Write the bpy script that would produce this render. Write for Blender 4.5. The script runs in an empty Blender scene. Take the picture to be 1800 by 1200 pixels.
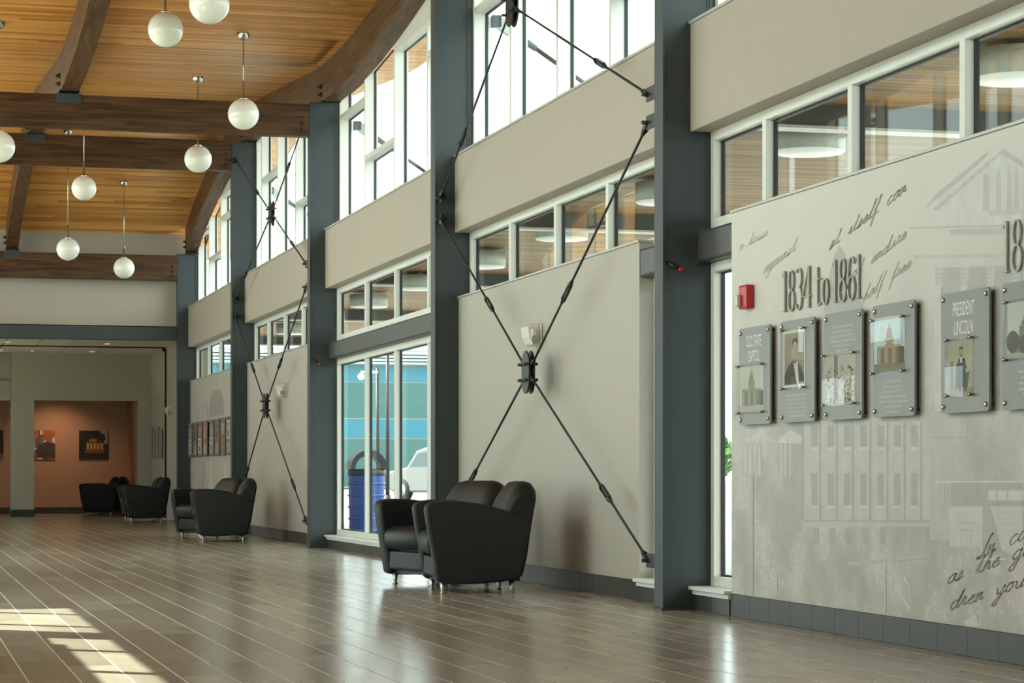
import bpy, bmesh, math, random
from mathutils import Vector, Matrix
random.seed(7)
SC = bpy.context.scene
COL = SC.collection

# ------------------------------------------------------------------ camera
YAW = math.atan((900 + 188.0) / 4133.0)
cam_d = bpy.data.cameras.new('camera')
cam_d.sensor_width = 36.0
cam_d.lens = 4133.0 * 36.0 / 1800.0
cam_d.shift_y = (833.0 - 600.0) / 1800.0
cam_d.clip_end = 600
cam = bpy.data.objects.new('camera', cam_d)
cam.location = (0, 0, 0.85)
cam.rotation_euler = (math.pi / 2, 0, -YAW)
COL.objects.link(cam)
SC.camera = cam

# ------------------------------------------------------------------ sky, sun, exposure
w = bpy.data.worlds.new('sky')
SC.world = w
w.use_nodes = True
bg = w.node_tree.nodes['Background']
bg.inputs[0].default_value = (0.90, 0.985, 0.98, 1)
bg.inputs[1].default_value = 1.0
sun_d = bpy.data.lights.new('sun', 'SUN')
sun_d.energy = 3.4
sun_d.angle = math.radians(0.6)
sun_d.color = (1.0, 0.93, 0.78)
sun = bpy.data.objects.new('sun', sun_d)
SUN_DIR = Vector((1.0, -0.80, -1.353)).normalized()
sun.rotation_euler = SUN_DIR.to_track_quat('-Z', 'Y').to_euler()
sun.location = (-8, 20, 14)
COL.objects.link(sun)

def portal(name, x, y0, y1, z0, z1, side):
    d = bpy.data.lights.new(name, 'AREA')
    d.shape = 'RECTANGLE'
    d.size = y1 - y0
    d.size_y = z1 - z0
    d.cycles.is_portal = True
    o = bpy.data.objects.new(name, d)
    o.location = (x, (y0 + y1) / 2, (z0 + z1) / 2)
    # local -Z looks into the hall, local X runs along the wall
    zc = Vector((1, 0, 0)) if side > 0 else Vector((-1, 0, 0))
    xc = Vector((0, 1, 0))
    yc = zc.cross(xc)
    o.rotation_euler = Matrix((xc, yc, zc)).transposed().to_euler()
    COL.objects.link(o)
portal('sky_portal_clerestory_right', 5.24, 1.3, 40.0, 3.66, 5.7, 1)
portal('sky_portal_clerestory_left', -1.24, 1.3, 40.0, 3.66, 5.7, -1)
portal('sky_portal_lower_right', 5.24, 1.3, 40.0, 0.15, 2.99, 1)
portal('sky_portal_lower_left', -1.24, 1.3, 40.0, 0.15, 2.99, -1)

SC.view_settings.view_transform = 'Standard'
SC.view_settings.look = 'None'
SC.view_settings.gamma = 1.0
SC.view_settings.use_curve_mapping = False
SC.view_settings.exposure = 2.48
SC.cycles.use_denoising = True
SC.cycles.max_bounces = 10
SC.cycles.diffuse_bounces = 5
SC.cycles.glossy_bounces = 4
SC.cycles.transparent_max_bounces = 24
SC.cycles.sample_clamp_indirect = 8.0
SC.cycles.caustics_reflective = False
SC.cycles.caustics_refractive = False

# ------------------------------------------------------------------ materials
def srgb(r, g, b):
    f = lambda c: (c / 12.92) if c <= 0.04045 else ((c + 0.055) / 1.055) ** 2.4
    return (f(r / 255), f(g / 255), f(b / 255), 1)

def mat(name, col, rough=0.6, metal=0.0, noise=0.0, nscale=6.0, bump=0.0, bscale=80.0, spec=0.5, stretch=None, emit=None, coat=0.0):
    m = bpy.data.materials.new(name)
    m.use_nodes = True
    nt = m.node_tree
    b = nt.nodes['Principled BSDF']
    b.inputs['Base Color'].default_value = col
    b.inputs['Roughness'].default_value = rough
    b.inputs['Metallic'].default_value = metal
    b.inputs['Specular IOR Level'].default_value = spec
    b.inputs['Coat Weight'].default_value = coat
    tc = mp = None
    if noise or bump:
        tc = nt.nodes.new('ShaderNodeTexCoord')
        mp = nt.nodes.new('ShaderNodeMapping')
        nt.links.new(tc.outputs['Object'], mp.inputs[0])
        if stretch: mp.inputs['Scale'].default_value = stretch
    if noise:
        n = nt.nodes.new('ShaderNodeTexNoise')
        n.inputs['Scale'].default_value = nscale
        n.inputs['Detail'].default_value = 5
        nt.links.new(mp.outputs[0], n.inputs['Vector'])
        mr = nt.nodes.new('ShaderNodeMapRange')
        mr.inputs[1].default_value = 0.3; mr.inputs[2].default_value = 0.7
        mr.inputs[3].default_value = 1 - noise; mr.inputs[4].default_value = 1 + noise
        nt.links.new(n.outputs[0], mr.inputs[0])
        mx = nt.nodes.new('ShaderNodeVectorMath'); mx.operation = 'SCALE'
        mx.inputs[0].default_value = col[:3]
        nt.links.new(mr.outputs[0], mx.inputs['Scale'])
        nt.links.new(mx.outputs[0], b.inputs['Base Color'])
    if bump:
        n2 = nt.nodes.new('ShaderNodeTexNoise')
        n2.inputs['Scale'].default_value = bscale
        n2.inputs['Detail'].default_value = 3
        nt.links.new(mp.outputs[0], n2.inputs['Vector'])
        bp = nt.nodes.new('ShaderNodeBump')
        bp.inputs['Strength'].default_value = bump
        bp.inputs['Distance'].default_value = 0.01
        nt.links.new(n2.outputs[0], bp.inputs['Height'])
        nt.links.new(bp.outputs[0], b.inputs['Normal'])
    if emit:
        b.inputs['Emission Color'].default_value = emit[0]
        b.inputs['Emission Strength'].default_value = emit[1]
    return m

def glass_mat(name, tint, refl=0.33, rough=0.0):
    m = bpy.data.materials.new(name); m.use_nodes = True
    nt = m.node_tree; nt.nodes.clear()
    o = nt.nodes.new('ShaderNodeOutputMaterial')
    t = nt.nodes.new('ShaderNodeBsdfTransparent'); t.inputs[0].default_value = tint
    g = nt.nodes.new('ShaderNodeBsdfGlossy'); g.inputs['Roughness'].default_value = rough
    fr = nt.nodes.new('ShaderNodeFresnel'); fr.inputs[0].default_value = 1.45
    ml = nt.nodes.new('ShaderNodeMath'); ml.operation = 'MULTIPLY'; ml.inputs[1].default_value = refl
    mx = nt.nodes.new('ShaderNodeMixShader')
    # thin sheet: both faces reflect like an outer face
    ge = nt.nodes.new('ShaderNodeNewGeometry')
    io = nt.nodes.new('ShaderNodeMapRange'); io.inputs[3].default_value = 1.45; io.inputs[4].default_value = 1/1.45
    nt.links.new(ge.outputs['Backfacing'], io.inputs[0]); nt.links.new(io.outputs[0], fr.inputs[0])
    nt.links.new(fr.outputs[0], ml.inputs[0]); nt.links.new(ml.outputs[0], mx.inputs[0])
    nt.links.new(t.outputs[0], mx.inputs[1]); nt.links.new(g.outputs[0], mx.inputs[2])
    nt.links.new(mx.outputs[0], o.inputs[0])
    return m

def wood_mat(name, c_dark, c_light, axis, pitch=None, rough=0.5, var=1.0, knots=0.0, groove=0.55):
    """grain runs along axis (0 x, 1 y, 2 z); pitch > 0 draws narrow boards side by side"""
    m = bpy.data.materials.new(name); m.use_nodes = True
    nt = m.node_tree; L = nt.links.new
    b = nt.nodes['Principled BSDF']
    b.inputs['Roughness'].default_value = rough
    b.inputs['Specular IOR Level'].default_value = 0.2
    tc = nt.nodes.new('ShaderNodeTexCoord')
    mp = nt.nodes.new('ShaderNodeMapping')
    sc = [14.0, 14.0, 14.0]; sc[axis] = 0.8
    mp.inputs['Scale'].default_value = sc
    L(tc.outputs['Object'], mp.inputs[0])
    n = nt.nodes.new('ShaderNodeTexNoise'); n.inputs['Scale'].default_value = 1.6; n.inputs['Detail'].default_value = 7
    n.inputs['Distortion'].default_value = 0.6
    L(mp.outputs[0], n.inputs['Vector'])
    fac = n.outputs[0]
    if pitch:
        sep = nt.nodes.new('ShaderNodeSeparateXYZ'); L(tc.outputs['Object'], sep.inputs[0])
        dv = nt.nodes.new('ShaderNodeMath'); dv.operation = 'DIVIDE'; dv.inputs[1].default_value = pitch
        L(sep.outputs[1], dv.inputs[0])
        fl = nt.nodes.new('ShaderNodeMath'); fl.operation = 'FLOOR'; L(dv.outputs[0], fl.inputs[0])
        # boards of random length: second cell along the run
        dx = nt.nodes.new('ShaderNodeMath'); dx.operation = 'MULTIPLY_ADD'; dx.inputs[1].default_value = 0.42
        mu = nt.nodes.new('ShaderNodeMath'); mu.operation = 'MULTIPLY'; mu.inputs[1].default_value = 0.377
        L(fl.outputs[0], mu.inputs[0]); L(sep.outputs[0], dx.inputs[0]); L(mu.outputs[0], dx.inputs[2])
        fx = nt.nodes.new('ShaderNodeMath'); fx.operation = 'FLOOR'; L(dx.outputs[0], fx.inputs[0])
        cb = nt.nodes.new('ShaderNodeCombineXYZ'); L(fl.outputs[0], cb.inputs[0]); L(fx.outputs[0], cb.inputs[1])
        wn = nt.nodes.new('ShaderNodeTexWhiteNoise'); wn.noise_dimensions = '2D'; L(cb.outputs[0], wn.inputs['Vector'])
        mixf = nt.nodes.new('ShaderNodeMix'); mixf.inputs[0].default_value = 0.42 * var
        L(n.outputs[0], mixf.inputs[2]); L(wn.outputs['Value'], mixf.inputs[3])
        fac = mixf.outputs[0]
    cr = nt.nodes.new('ShaderNodeValToRGB')
    cr.color_ramp.elements[0].position = 0.28; cr.color_ramp.elements[0].color = c_dark
    cr.color_ramp.elements[1].position = 0.72; cr.color_ramp.elements[1].color = c_light
    L(fac, cr.inputs[0])
    last = cr.outputs[0]
    if pitch:
        fr = nt.nodes.new('ShaderNodeMath'); fr.operation = 'FRACT'; L(dv.outputs[0], fr.inputs[0])
        gt = nt.nodes.new('ShaderNodeMath'); gt.operation = 'GREATER_THAN'; gt.inputs[1].default_value = 0.13
        L(fr.outputs[0], gt.inputs[0])
        mr = nt.nodes.new('ShaderNodeMapRange'); mr.inputs[3].default_value = groove; mr.inputs[4].default_value = 1.0
        L(gt.outputs[0], mr.inputs[0])
        vs = nt.nodes.new('ShaderNodeVectorMath'); vs.operation = 'SCALE'
        L(last, vs.inputs[0]); L(mr.outputs[0], vs.inputs['Scale'])
        last = vs.outputs[0]
    L(last, b.inputs['Base Color'])
    bp = nt.nodes.new('ShaderNodeBump'); bp.inputs['Strength'].default_value = 0.25; bp.inputs['Distance'].default_value = 0.01
    L(n.outputs[0], bp.inputs['Height']); L(bp.outputs[0], b.inputs['Normal'])
    return m

def tile_mat():
    m = bpy.data.materials.new('floor_tile'); m.use_nodes = True
    nt = m.node_tree; L = nt.links.new
    b = nt.nodes['Principled BSDF']
    geo = nt.nodes.new('ShaderNodeNewGeometry')
    oi = nt.nodes.new('ShaderNodeObjectInfo')
    ad = nt.nodes.new('ShaderNodeMath'); ad.operation = 'ADD'
    L(geo.outputs['Random Per Island'], ad.inputs[0]); L(oi.outputs['Random'], ad.inputs[1])
    fr = nt.nodes.new('ShaderNodeMath'); fr.operation = 'FRACT'; L(ad.outputs[0], fr.inputs[0])
    mp = nt.nodes.new('ShaderNodeMapping'); mp.inputs['Scale'].default_value = (5, 1.6, 1)
    L(geo.outputs['Position'], mp.inputs[0])
    cmb = nt.nodes.new('ShaderNodeCombineXYZ'); L(fr.outputs[0], cmb.inputs[2])
    va = nt.nodes.new('ShaderNodeVectorMath'); va.operation = 'MULTIPLY_ADD'
    va.inputs[1].default_value = (1, 1, 1); L(mp.outputs[0], va.inputs[0])
    sc = nt.nodes.new('ShaderNodeVectorMath'); sc.operation = 'SCALE'; sc.inputs['Scale'].default_value = 37.0
    L(cmb.outputs[0], sc.inputs[0]); L(sc.outputs[0], va.inputs[2])
    n = nt.nodes.new('ShaderNodeTexNoise'); n.inputs['Scale'].default_value = 1.0; n.inputs['Detail'].default_value = 2.5
    n.inputs['Distortion'].default_value = 0.4
    L(va.outputs[0], n.inputs['Vector'])
    mx = nt.nodes.new('ShaderNodeMix'); mx.inputs[0].default_value = 0.5
    L(n.outputs[0], mx.inputs[2]); L(fr.outputs[0], mx.inputs[3])
    cr = nt.nodes.new('ShaderNodeValToRGB')
    cr.color_ramp.elements[0].position = 0.22; cr.color_ramp.elements[0].color = srgb(140, 132, 119)
    cr.color_ramp.elements[1].position = 0.78; cr.color_ramp.elements[1].color = srgb(176, 168, 153)
    L(mx.outputs[0], cr.inputs[0]); L(cr.outputs[0], b.inputs['Base Color'])
    mr = nt.nodes.new('ShaderNodeMapRange'); mr.inputs[3].default_value = 0.19; mr.inputs[4].default_value = 0.24
    L(n.outputs[0], mr.inputs[0]); L(mr.outputs[0], b.inputs['Roughness'])
    b.inputs['Specular IOR Level'].default_value = 0.85
    return m

def print_mat(name):
    """flat ink print: grey level from the colour attribute, mottled like an old half-tone photograph"""
    m = bpy.data.materials.new(name); m.use_nodes = True
    nt = m.node_tree; L = nt.links.new
    b = nt.nodes['Principled BSDF']; b.inputs['Roughness'].default_value = 0.55
    at = nt.nodes.new('ShaderNodeVertexColor'); at.layer_name = 'Col'
    tc = nt.nodes.new('ShaderNodeTexCoord')
    n = nt.nodes.new('ShaderNodeTexNoise'); n.inputs['Scale'].default_value = 9; n.inputs['Detail'].default_value = 7
    L(tc.outputs['Object'], n.inputs['Vector'])
    mr = nt.nodes.new('ShaderNodeMapRange'); mr.inputs[1].default_value = .3; mr.inputs[2].default_value = .7
    mr.inputs[3].default_value = .93; mr.inputs[4].default_value = 1.07
    L(n.outputs[0], mr.inputs[0])
    vs = nt.nodes.new('ShaderNodeVectorMath'); vs.operation = 'SCALE'
    L(at.outputs[0], vs.inputs[0]); L(mr.outputs[0], vs.inputs['Scale']); L(vs.outputs[0], b.inputs['Base Color'])
    return m

def mural_mat():
    m = bpy.data.materials.new('mural_paper'); m.use_nodes = True
    nt = m.node_tree; L = nt.links.new
    b = nt.nodes['Principled BSDF']; b.inputs['Roughness'].default_value = 0.5
    tc = nt.nodes.new('ShaderNodeTexCoord')
    sep = nt.nodes.new('ShaderNodeSeparateXYZ'); L(tc.outputs['Object'], sep.inputs[0])
    n = nt.nodes.new('ShaderNodeTexNoise'); n.inputs['Scale'].default_value = 3.0; n.inputs['Detail'].default_value = 9; n.inputs['Roughness'].default_value = 0.62
    L(tc.outputs['Object'], n.inputs['Vector'])
    # a printed photograph: pale paper above, grey lawn, trees and crowd below
    hz = nt.nodes.new('ShaderNodeMapRange'); hz.inputs[1].default_value = 0.9; hz.inputs[2].default_value = 2.0
    hz.inputs[3].default_value = 0.34; hz.inputs[4].default_value = 0.92
    L(sep.outputs[2], hz.inputs[0])
    am = nt.nodes.new('ShaderNodeMapRange'); am.inputs[1].default_value = 1.0; am.inputs[2].default_value = 1.9
    am.inputs[3].default_value = 2.6; am.inputs[4].default_value = 0.2
    L(sep.outputs[2], am.inputs[0])
    s1 = nt.nodes.new('ShaderNodeMath'); s1.operation = 'SUBTRACT'; s1.inputs[1].default_value = 0.5; L(n.outputs[0], s1.inputs[0])
    s2 = nt.nodes.new('ShaderNodeMath'); s2.operation = 'MULTIPLY'; L(s1.outputs[0], s2.inputs[0]); L(am.outputs[0], s2.inputs[1])
    s3 = nt.nodes.new('ShaderNodeMath'); s3.operation = 'ADD'; L(s2.outputs[0], s3.inputs[0]); L(hz.outputs[0], s3.inputs[1])
    # white specks of the crowd: small cells low on the wall, towards the reader's right
    v = nt.nodes.new('ShaderNodeTexVoronoi'); v.inputs['Scale'].default_value = 34; L(tc.outputs['Object'], v.inputs['Vector'])
    sp = nt.nodes.new('ShaderNodeMapRange'); sp.inputs[1].default_value = 0.36; sp.inputs[2].default_value = 0.22
    sp.inputs[3].default_value = 0.0; sp.inputs[4].default_value = 1.0
    L(v.outputs[0], sp.inputs[0])
    mk = nt.nodes.new('ShaderNodeMapRange'); mk.inputs[1].default_value = 0.75; mk.inputs[2].default_value = 0.35
    mk.inputs[3].default_value = 0.0; mk.inputs[4].default_value = 1.0; L(sep.outputs[2], mk.inputs[0])
    my = nt.nodes.new('ShaderNodeMapRange'); my.inputs[1].default_value = 11.4; my.inputs[2].default_value = 10.2
    my.inputs[3].default_value = 0.12; my.inputs[4].default_value = 1.0; L(sep.outputs[1], my.inputs[0])
    n3 = nt.nodes.new('ShaderNodeMapRange'); n3.inputs[1].default_value = 0.47; n3.inputs[2].default_value = 0.60
    L(n.outputs[0], n3.inputs[0])
    q1 = nt.nodes.new('ShaderNodeMath'); q1.operation = 'MULTIPLY'; L(sp.outputs[0], q1.inputs[0]); L(mk.outputs[0], q1.inputs[1])
    q2 = nt.nodes.new('ShaderNodeMath'); q2.operation = 'MULTIPLY'; L(q1.outputs[0], q2.inputs[0]); L(my.outputs[0], q2.inputs[1])
    q3 = nt.nodes.new('ShaderNodeMath'); q3.operation = 'MULTIPLY'; L(q2.outputs[0], q3.inputs[0]); L(n3.outputs[0], q3.inputs[1])
    s4 = nt.nodes.new('ShaderNodeMath'); s4.operation = 'ADD'; L(s3.outputs[0], s4.inputs[0]); L(q3.outputs[0], s4.inputs[1])
    cr = nt.nodes.new('ShaderNodeValToRGB')
    cr.color_ramp.elements[0].position = 0.0; cr.color_ramp.elements[0].color = srgb(172, 173, 167)
    cr.color_ramp.elements[1].position = 1.0; cr.color_ramp.elements[1].color = srgb(212, 209, 200)
    L(s4.outputs[0], cr.inputs[0]); L(cr.outputs[0], b.inputs['Base Color'])
    return m

M = {}
M['beige'] = mat('beige_wall_paint', srgb(172, 163, 148), 0.55, noise=0.015, bump=0.04, bscale=220)
M['panel_beige'] = mat('panel_paint', srgb(176, 171, 159), 0.55, noise=0.015, bump=0.04, bscale=220)
M['back_wall'] = mat('back_wall_paint', srgb(178, 172, 156), 0.6, noise=0.015)
M['terracotta'] = mat('terracotta_paint', srgb(178, 140, 112), 0.6, noise=0.02)
M['steel'] = mat('dark_steel_paint', srgb(62, 70, 72), 0.48, spec=0.35, noise=0.05, nscale=3, stretch=(8, 8, 0.4))
M['steel_tube'] = mat('grey_brown_steel_paint', srgb(66, 66, 62), 0.4, noise=0.03)
M['brace'] = mat('black_brace_steel', srgb(38, 40, 40), 0.42, metal=0.3)
M['white'] = mat('white_window_paint', srgb(226, 229, 222), 0.35)
M['trim'] = mat('pale_metal_trim', srgb(190, 188, 178), 0.35, metal=0.15)
M['gasket'] = mat('black_gasket', srgb(30, 32, 32), 0.5)
M['glass'] = glass_mat('window_glass', (0.93, 0.98, 0.968, 1))
M['acrylic'] = glass_mat('clear_acrylic', (0.97, 0.98, 0.98, 1), 0.3)
M['ceiling_wood'] = wood_mat('ceiling_boards', srgb(184, 118, 52), srgb(234, 172, 92), 0, 0.085, 0.45, groove=0.72)
M['soffit_wood'] = wood_mat('soffit_boards', srgb(128, 96, 60), srgb(172, 138, 94), 0, 0.1, 0.5, groove=0.45)
M['glulam_x'] = wood_mat('dark_beam_wood', srgb(50, 34, 22), srgb(104, 74, 48), 0, None, 0.5)
M['glulam_y'] = wood_mat('dark_arch_wood', srgb(66, 46, 30), srgb(112, 84, 58), 1, None, 0.5)
M['bolt'] = mat('black_bolt', srgb(24, 24, 24), 0.5)
M['chrome'] = mat('chrome', srgb(200, 200, 196), 0.18, metal=1.0)
M['brushed'] = mat('brushed_steel', srgb(176, 176, 170), 0.3, metal=1.0)
M['globe'] = mat('opal_glass', srgb(240, 240, 228), 0.12, spec=0.6)
M['leather'] = mat('black_leather', srgb(29, 31, 31), 0.5, bump=0.05, bscale=160, spec=0.35)
M['base_tile'] = mat('charcoal_base_tile', srgb(61, 60, 55), 0.4, noise=0.05)
M['grout'] = mat('pale_grout', srgb(226, 219, 205), 0.6)
M['base_grout'] = mat('grey_grout', srgb(110, 106, 96), 0.8)
M['tile'] = tile_mat()
M['mural'] = mural_mat()
M['print'] = print_mat('halftone_print')
M['plaque'] = mat('grey_plaque', srgb(132, 133, 130), 0.35)
M['ink_white'] = mat('white_ink', srgb(236, 236, 230), 0.5)
M['ink_grey'] = mat('faded_pen_ink', srgb(178, 176, 169), 0.6)
M['ink_faint'] = mat('faint_pen_ink', srgb(192, 191, 181), 0.6)
M['numeral'] = mat('grey_metal_numeral', srgb(160, 156, 144), 0.4, metal=0.1)
M['numeral_inline'] = mat('pale_numeral_inline', srgb(206, 203, 192), 0.45)
M['red'] = mat('red_plastic', srgb(186, 24, 30), 0.3)
M['white_plastic'] = mat('white_plastic', srgb(230, 228, 218), 0.3)
M['lens'] = mat('strobe_lens', srgb(214, 216, 210), 0.1, spec=0.8)
M['acoustic'] = mat('acoustic_tile', srgb(214, 208, 192), 0.8, bump=0.1, bscale=300)
M['black'] = mat('black_metal', srgb(20, 20, 20), 0.5)
M['lamp_on'] = mat('lit_diffuser', srgb(196, 198, 190), 0.4, emit=((1, 0.98, 0.94, 1), 0.07))
M['downlight_on'] = mat('lit_downlight', srgb(250, 230, 200), 0.4, emit=((1, 0.62, 0.42, 1), 0.5))
M['drum_side'] = mat('drum_shade', srgb(196, 204, 198), 0.45)
M['concrete'] = mat('outside_concrete', srgb(205, 200, 188), 0.8, noise=0.08, nscale=0.6)
M['walk'] = mat('outside_walk', srgb(150, 146, 138), 0.8, noise=0.08, nscale=0.6)
M['asphalt'] = mat('parking_asphalt', srgb(128, 126, 120), 0.85, noise=0.06, nscale=0.3)
M['bin_blue'] = mat('blue_bin_plastic', srgb(44, 74, 150), 0.4)
M['bin_black'] = mat('black_bin_plastic', srgb(28, 28, 30), 0.4)
M['bld_white'] = mat('white_cladding', srgb(150, 158, 158), 0.5)
M['bld_blue'] = mat('blue_spandrel_glass', srgb(24, 104, 122), 0.12)
M['bld_green'] = mat('green_vision_glass', srgb(40, 88, 84), 0.08)
M['car_paint'] = mat('silver_car_paint', srgb(98, 100, 98), 0.3, metal=0.2, coat=0.6)
M['car_glass'] = mat('dark_car_glass', srgb(60, 76, 80), 0.08)
M['tyre'] = mat('tyre_rubber', srgb(26, 26, 26), 0.8)
M['tail_red'] = mat('tail_light', srgb(170, 30, 24), 0.2)
M['bark'] = mat('bark', srgb(80, 64, 48), 0.9)
M['leaf'] = mat('leaf_green', srgb(82, 120, 60), 0.7, noise=0.25, nscale=3)
M['roof'] = mat('roof_metal', srgb(120, 120, 116), 0.6)

# ------------------------------------------------------------------ mesh helpers
MIRROR = False          # the opposite wall is the same wall, mirrored about the hall's centre line X = 2
OFF = {}                # world offset of each thing's origin

class MB:
    def __init__(s): s.v = []; s.f = []; s.smooth = []; s.mi = []; s.cur = 0; s.cols = None
    def add(s, vs, fs, smooth=False):
        o = len(s.v); s.v += [tuple(p) for p in vs]
        for f in fs:
            s.f.append(tuple(i + o for i in f)); s.smooth.append(smooth); s.mi.append(s.cur)
        return s
    def box(s, x0, x1, y0, y1, z0, z1):
        if x0 > x1: x0, x1 = x1, x0
        if y0 > y1: y0, y1 = y1, y0
        if z0 > z1: z0, z1 = z1, z0
        return s.add([(x0,y0,z0),(x1,y0,z0),(x1,y1,z0),(x0,y1,z0),(x0,y0,z1),(x1,y0,z1),(x1,y1,z1),(x0,y1,z1)],
                     [(3,2,1,0),(4,5,6,7),(0,1,5,4),(1,2,6,5),(2,3,7,6),(3,0,4,7)])
    def loft(s, rings, closed=True, smooth=True, caps=True):
        n = len(rings[0]); vs = [p for r in rings for p in r]; fs = []
        for k in range(len(rings) - 1):
            for i in range(n if closed else n - 1):
                j = (i + 1) % n
                fs.append((k*n+i, k*n+j, (k+1)*n+j, (k+1)*n+i))
        s.add(vs, fs, smooth)
        if caps and closed:
            o = len(s.v) - len(vs)
            s.f.append(tuple(o + i for i in range(n))[::-1]); s.smooth.append(False); s.mi.append(s.cur)
            s.f.append(tuple(o + (len(rings)-1)*n + i for i in range(n))); s.smooth.append(False); s.mi.append(s.cur)
        return s
    def tube(s, p0, p1, r0, r1=None, n=10, smooth=True):
        p0 = Vector(p0); p1 = Vector(p1); r1 = r0 if r1 is None else r1
        d = (p1 - p0).normalized(); a = d.orthogonal().normalized(); b = d.cross(a)
        ring = lambda p, r: [tuple(p + a * (r * math.cos(t)) + b * (r * math.sin(t))) for t in [2*math.pi*i/n for i in range(n)]]
        return s.loft([ring(p0, r0), ring(p1, r1)], smooth=smooth)
    def lathe(s, prof, c=(0,0,0), n=24, smooth=True, axis='z'):
        rings = []
        for r, z in prof:
            ring = []
            for i in range(n):
                t = 2*math.pi*i/n; u, v_ = max(r,1e-4)*math.cos(t), max(r,1e-4)*math.sin(t)
                if axis == 'z': ring.append((c[0]+u, c[1]+v_, c[2]+z))
                elif axis == 'x': ring.append((c[0]+z, c[1]+u, c[2]+v_))
                else: ring.append((c[0]+v_, c[1]+z, c[2]+u))
            rings.append(ring)
        return s.loft(rings, smooth=smooth)
    def prism(s, prof, a0, a1, axis='x', smooth=False):
        """prof: ring of 2-D points; axis x -> (y,z), y -> (x,z), z -> (x,y)"""
        def P(p, a):
            return {'x': (a, p[0], p[1]), 'y': (p[0], a, p[1]), 'z': (p[0], p[1], a)}[axis]
        return s.loft([[P(p, a0) for p in prof], [P(p, a1) for p in prof]], smooth=smooth)
    def sphere(s, c, r, n=32, m=20, sx=1, sy=1, sz=1):
        prof = [(r*math.sin(math.pi*k/m), -r*math.cos(math.pi*k/m)) for k in range(m+1)]
        rings = []
        for rr, z in prof:
            rings.append([(c[0]+sx*max(rr,1e-4)*math.cos(2*math.pi*i/n), c[1]+sy*max(rr,1e-4)*math.sin(2*math.pi*i/n), c[2]+sz*z) for i in range(n)])
        return s.loft(rings, smooth=True)
    def obox(s, p0, p1, wdt, hgt, up=(0,0,1)):
        """box bar from p0 to p1"""
        p0 = Vector(p0); p1 = Vector(p1); d = (p1-p0).normalized(); a = d.cross(Vector(up)).normalized(); b = a.cross(d)
        q = lambda p: [tuple(p + a*(i*wdt/2) + b*(j*hgt/2)) for i, j in ((-1,-1),(1,-1),(1,1),(-1,1))]
        return s.loft([q(p0), q(p1)], smooth=False)
    def build(s, name, m, parent=None, local=False, bevel=0.0, seg=2, wn=False):
        me = bpy.data.meshes.new(name)
        vs = s.v; fs = s.f
        if MIRROR and not local:
            vs = [(4.0 - p[0], p[1], p[2]) for p in vs]; fs = [tuple(reversed(f)) for f in fs]
        off = Vector((0,0,0))
        if parent is not None and not local: off = OFF.get(parent.name, off)
        me.from_pydata([(p[0]-off.x, p[1]-off.y, p[2]-off.z) for p in vs], [], fs)
        ms = m if isinstance(m, (list, tuple)) else [m]
        for q in ms: me.materials.append(M[q] if isinstance(q, str) else q)
        me.polygons.foreach_set('use_smooth', s.smooth)
        if len(ms) > 1: me.polygons.foreach_set('material_index', s.mi)
        bm = bmesh.new(); bm.from_mesh(me); bmesh.ops.recalc_face_normals(bm, faces=bm.faces); bm.to_mesh(me); bm.free()
        me.update()
        o = bpy.data.objects.new(name, me); COL.objects.link(o)
        if parent is not None:
            o.parent = parent
            OFF[o.name] = off
        if bevel:
            bv = o.modifiers.new('bevel', 'BEVEL'); bv.width = bevel; bv.segments = seg; bv.limit_method = 'ANGLE'; bv.angle_limit = math.radians(40)
        return o

def box(name, m, b, parent=None, bevel=0.0, local=False):
    return MB().box(*b).build(name, m, parent, local, bevel)

def tag(o, label=None, cat=None, group=None, kind=None):
    if label: o['label'] = label
    if cat: o['category'] = cat
    if group: o['group'] = group
    if kind: o['kind'] = kind
    return o

def empty(name, loc, label=None, cat=None, group=None, kind=None, rz=0.0):
    if MIRROR: loc = (4.0 - loc[0], loc[1], loc[2])
    o = bpy.data.objects.new(name, None); COL.objects.link(o)
    o.empty_display_size = 0.1
    o.location = loc; o.rotation_euler = (0, 0, rz)
    OFF[o.name] = Vector(loc)
    return tag(o, label, cat, group, kind)

def share(o, parent, name=None, loc=None):
    """another piece with the same mesh"""
    c = o.copy(); COL.objects.link(c)
    if name: c.name = name
    c.parent = parent
    if loc is not None: c.location = loc
    return c

def copy_tree(o, parent=None):
    c = o.copy(); COL.objects.link(c); c.parent = parent
    for ch in list(o.children): copy_tree(ch, c)
    return c

# ------------------------------------------------------------------ the hall's dimensions (metres; X across, Y along, Z up)
ZG = [(-4,5.2),(1,5.5),(4.5,5.6),(7.6,5.35),(10,5.17),(12,5.25),(14,5.45),(16,5.66),(18.3,5.76),(20.5,5.62),(22.2,5.43),(23.3,5.30),
      (24.46,5.19),(25.7,5.14),(26.86,5.145),(29.12,5.31),(31.63,5.50),(33.28,5.565),(35.48,5.415),(36.74,5.25),(38.0,5.03),(39.06,4.80),(39.92,4.555),(41.2,4.18)]
def zg(y):
    """underside of the wavy roof's timber arches"""
    P = ZG; n = len(P)
    if y <= P[0][0]: return P[0][1]
    if y >= P[-1][0]: return P[-1][1]
    for i in range(n-1):
        if P[i][0] <= y <= P[i+1][0]: break
    def sl(k):
        a = max(k-1, 0); b = min(k+1, n-1)
        return (P[b][1]-P[a][1])/(P[b][0]-P[a][0])
    h = P[i+1][0]-P[i][0]; t = (y-P[i][0])/h
    return ((2*t**3-3*t**2+1)*P[i][1] + (t**3-2*t**2+t)*h*sl(i) + (-2*t**3+3*t**2)*P[i+1][1] + (t**3-t**2)*h*sl(i+1))
GD = 0.42                                   # arch depth
FAR = [1.18, 7.64, 14.104, 20.478, 26.946, 33.36, 39.95]      # far face of each column
CW = 0.17
NEAR = [y - CW for y in FAR]
XC0, XC1 = 4.64, 4.95                       # column
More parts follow.
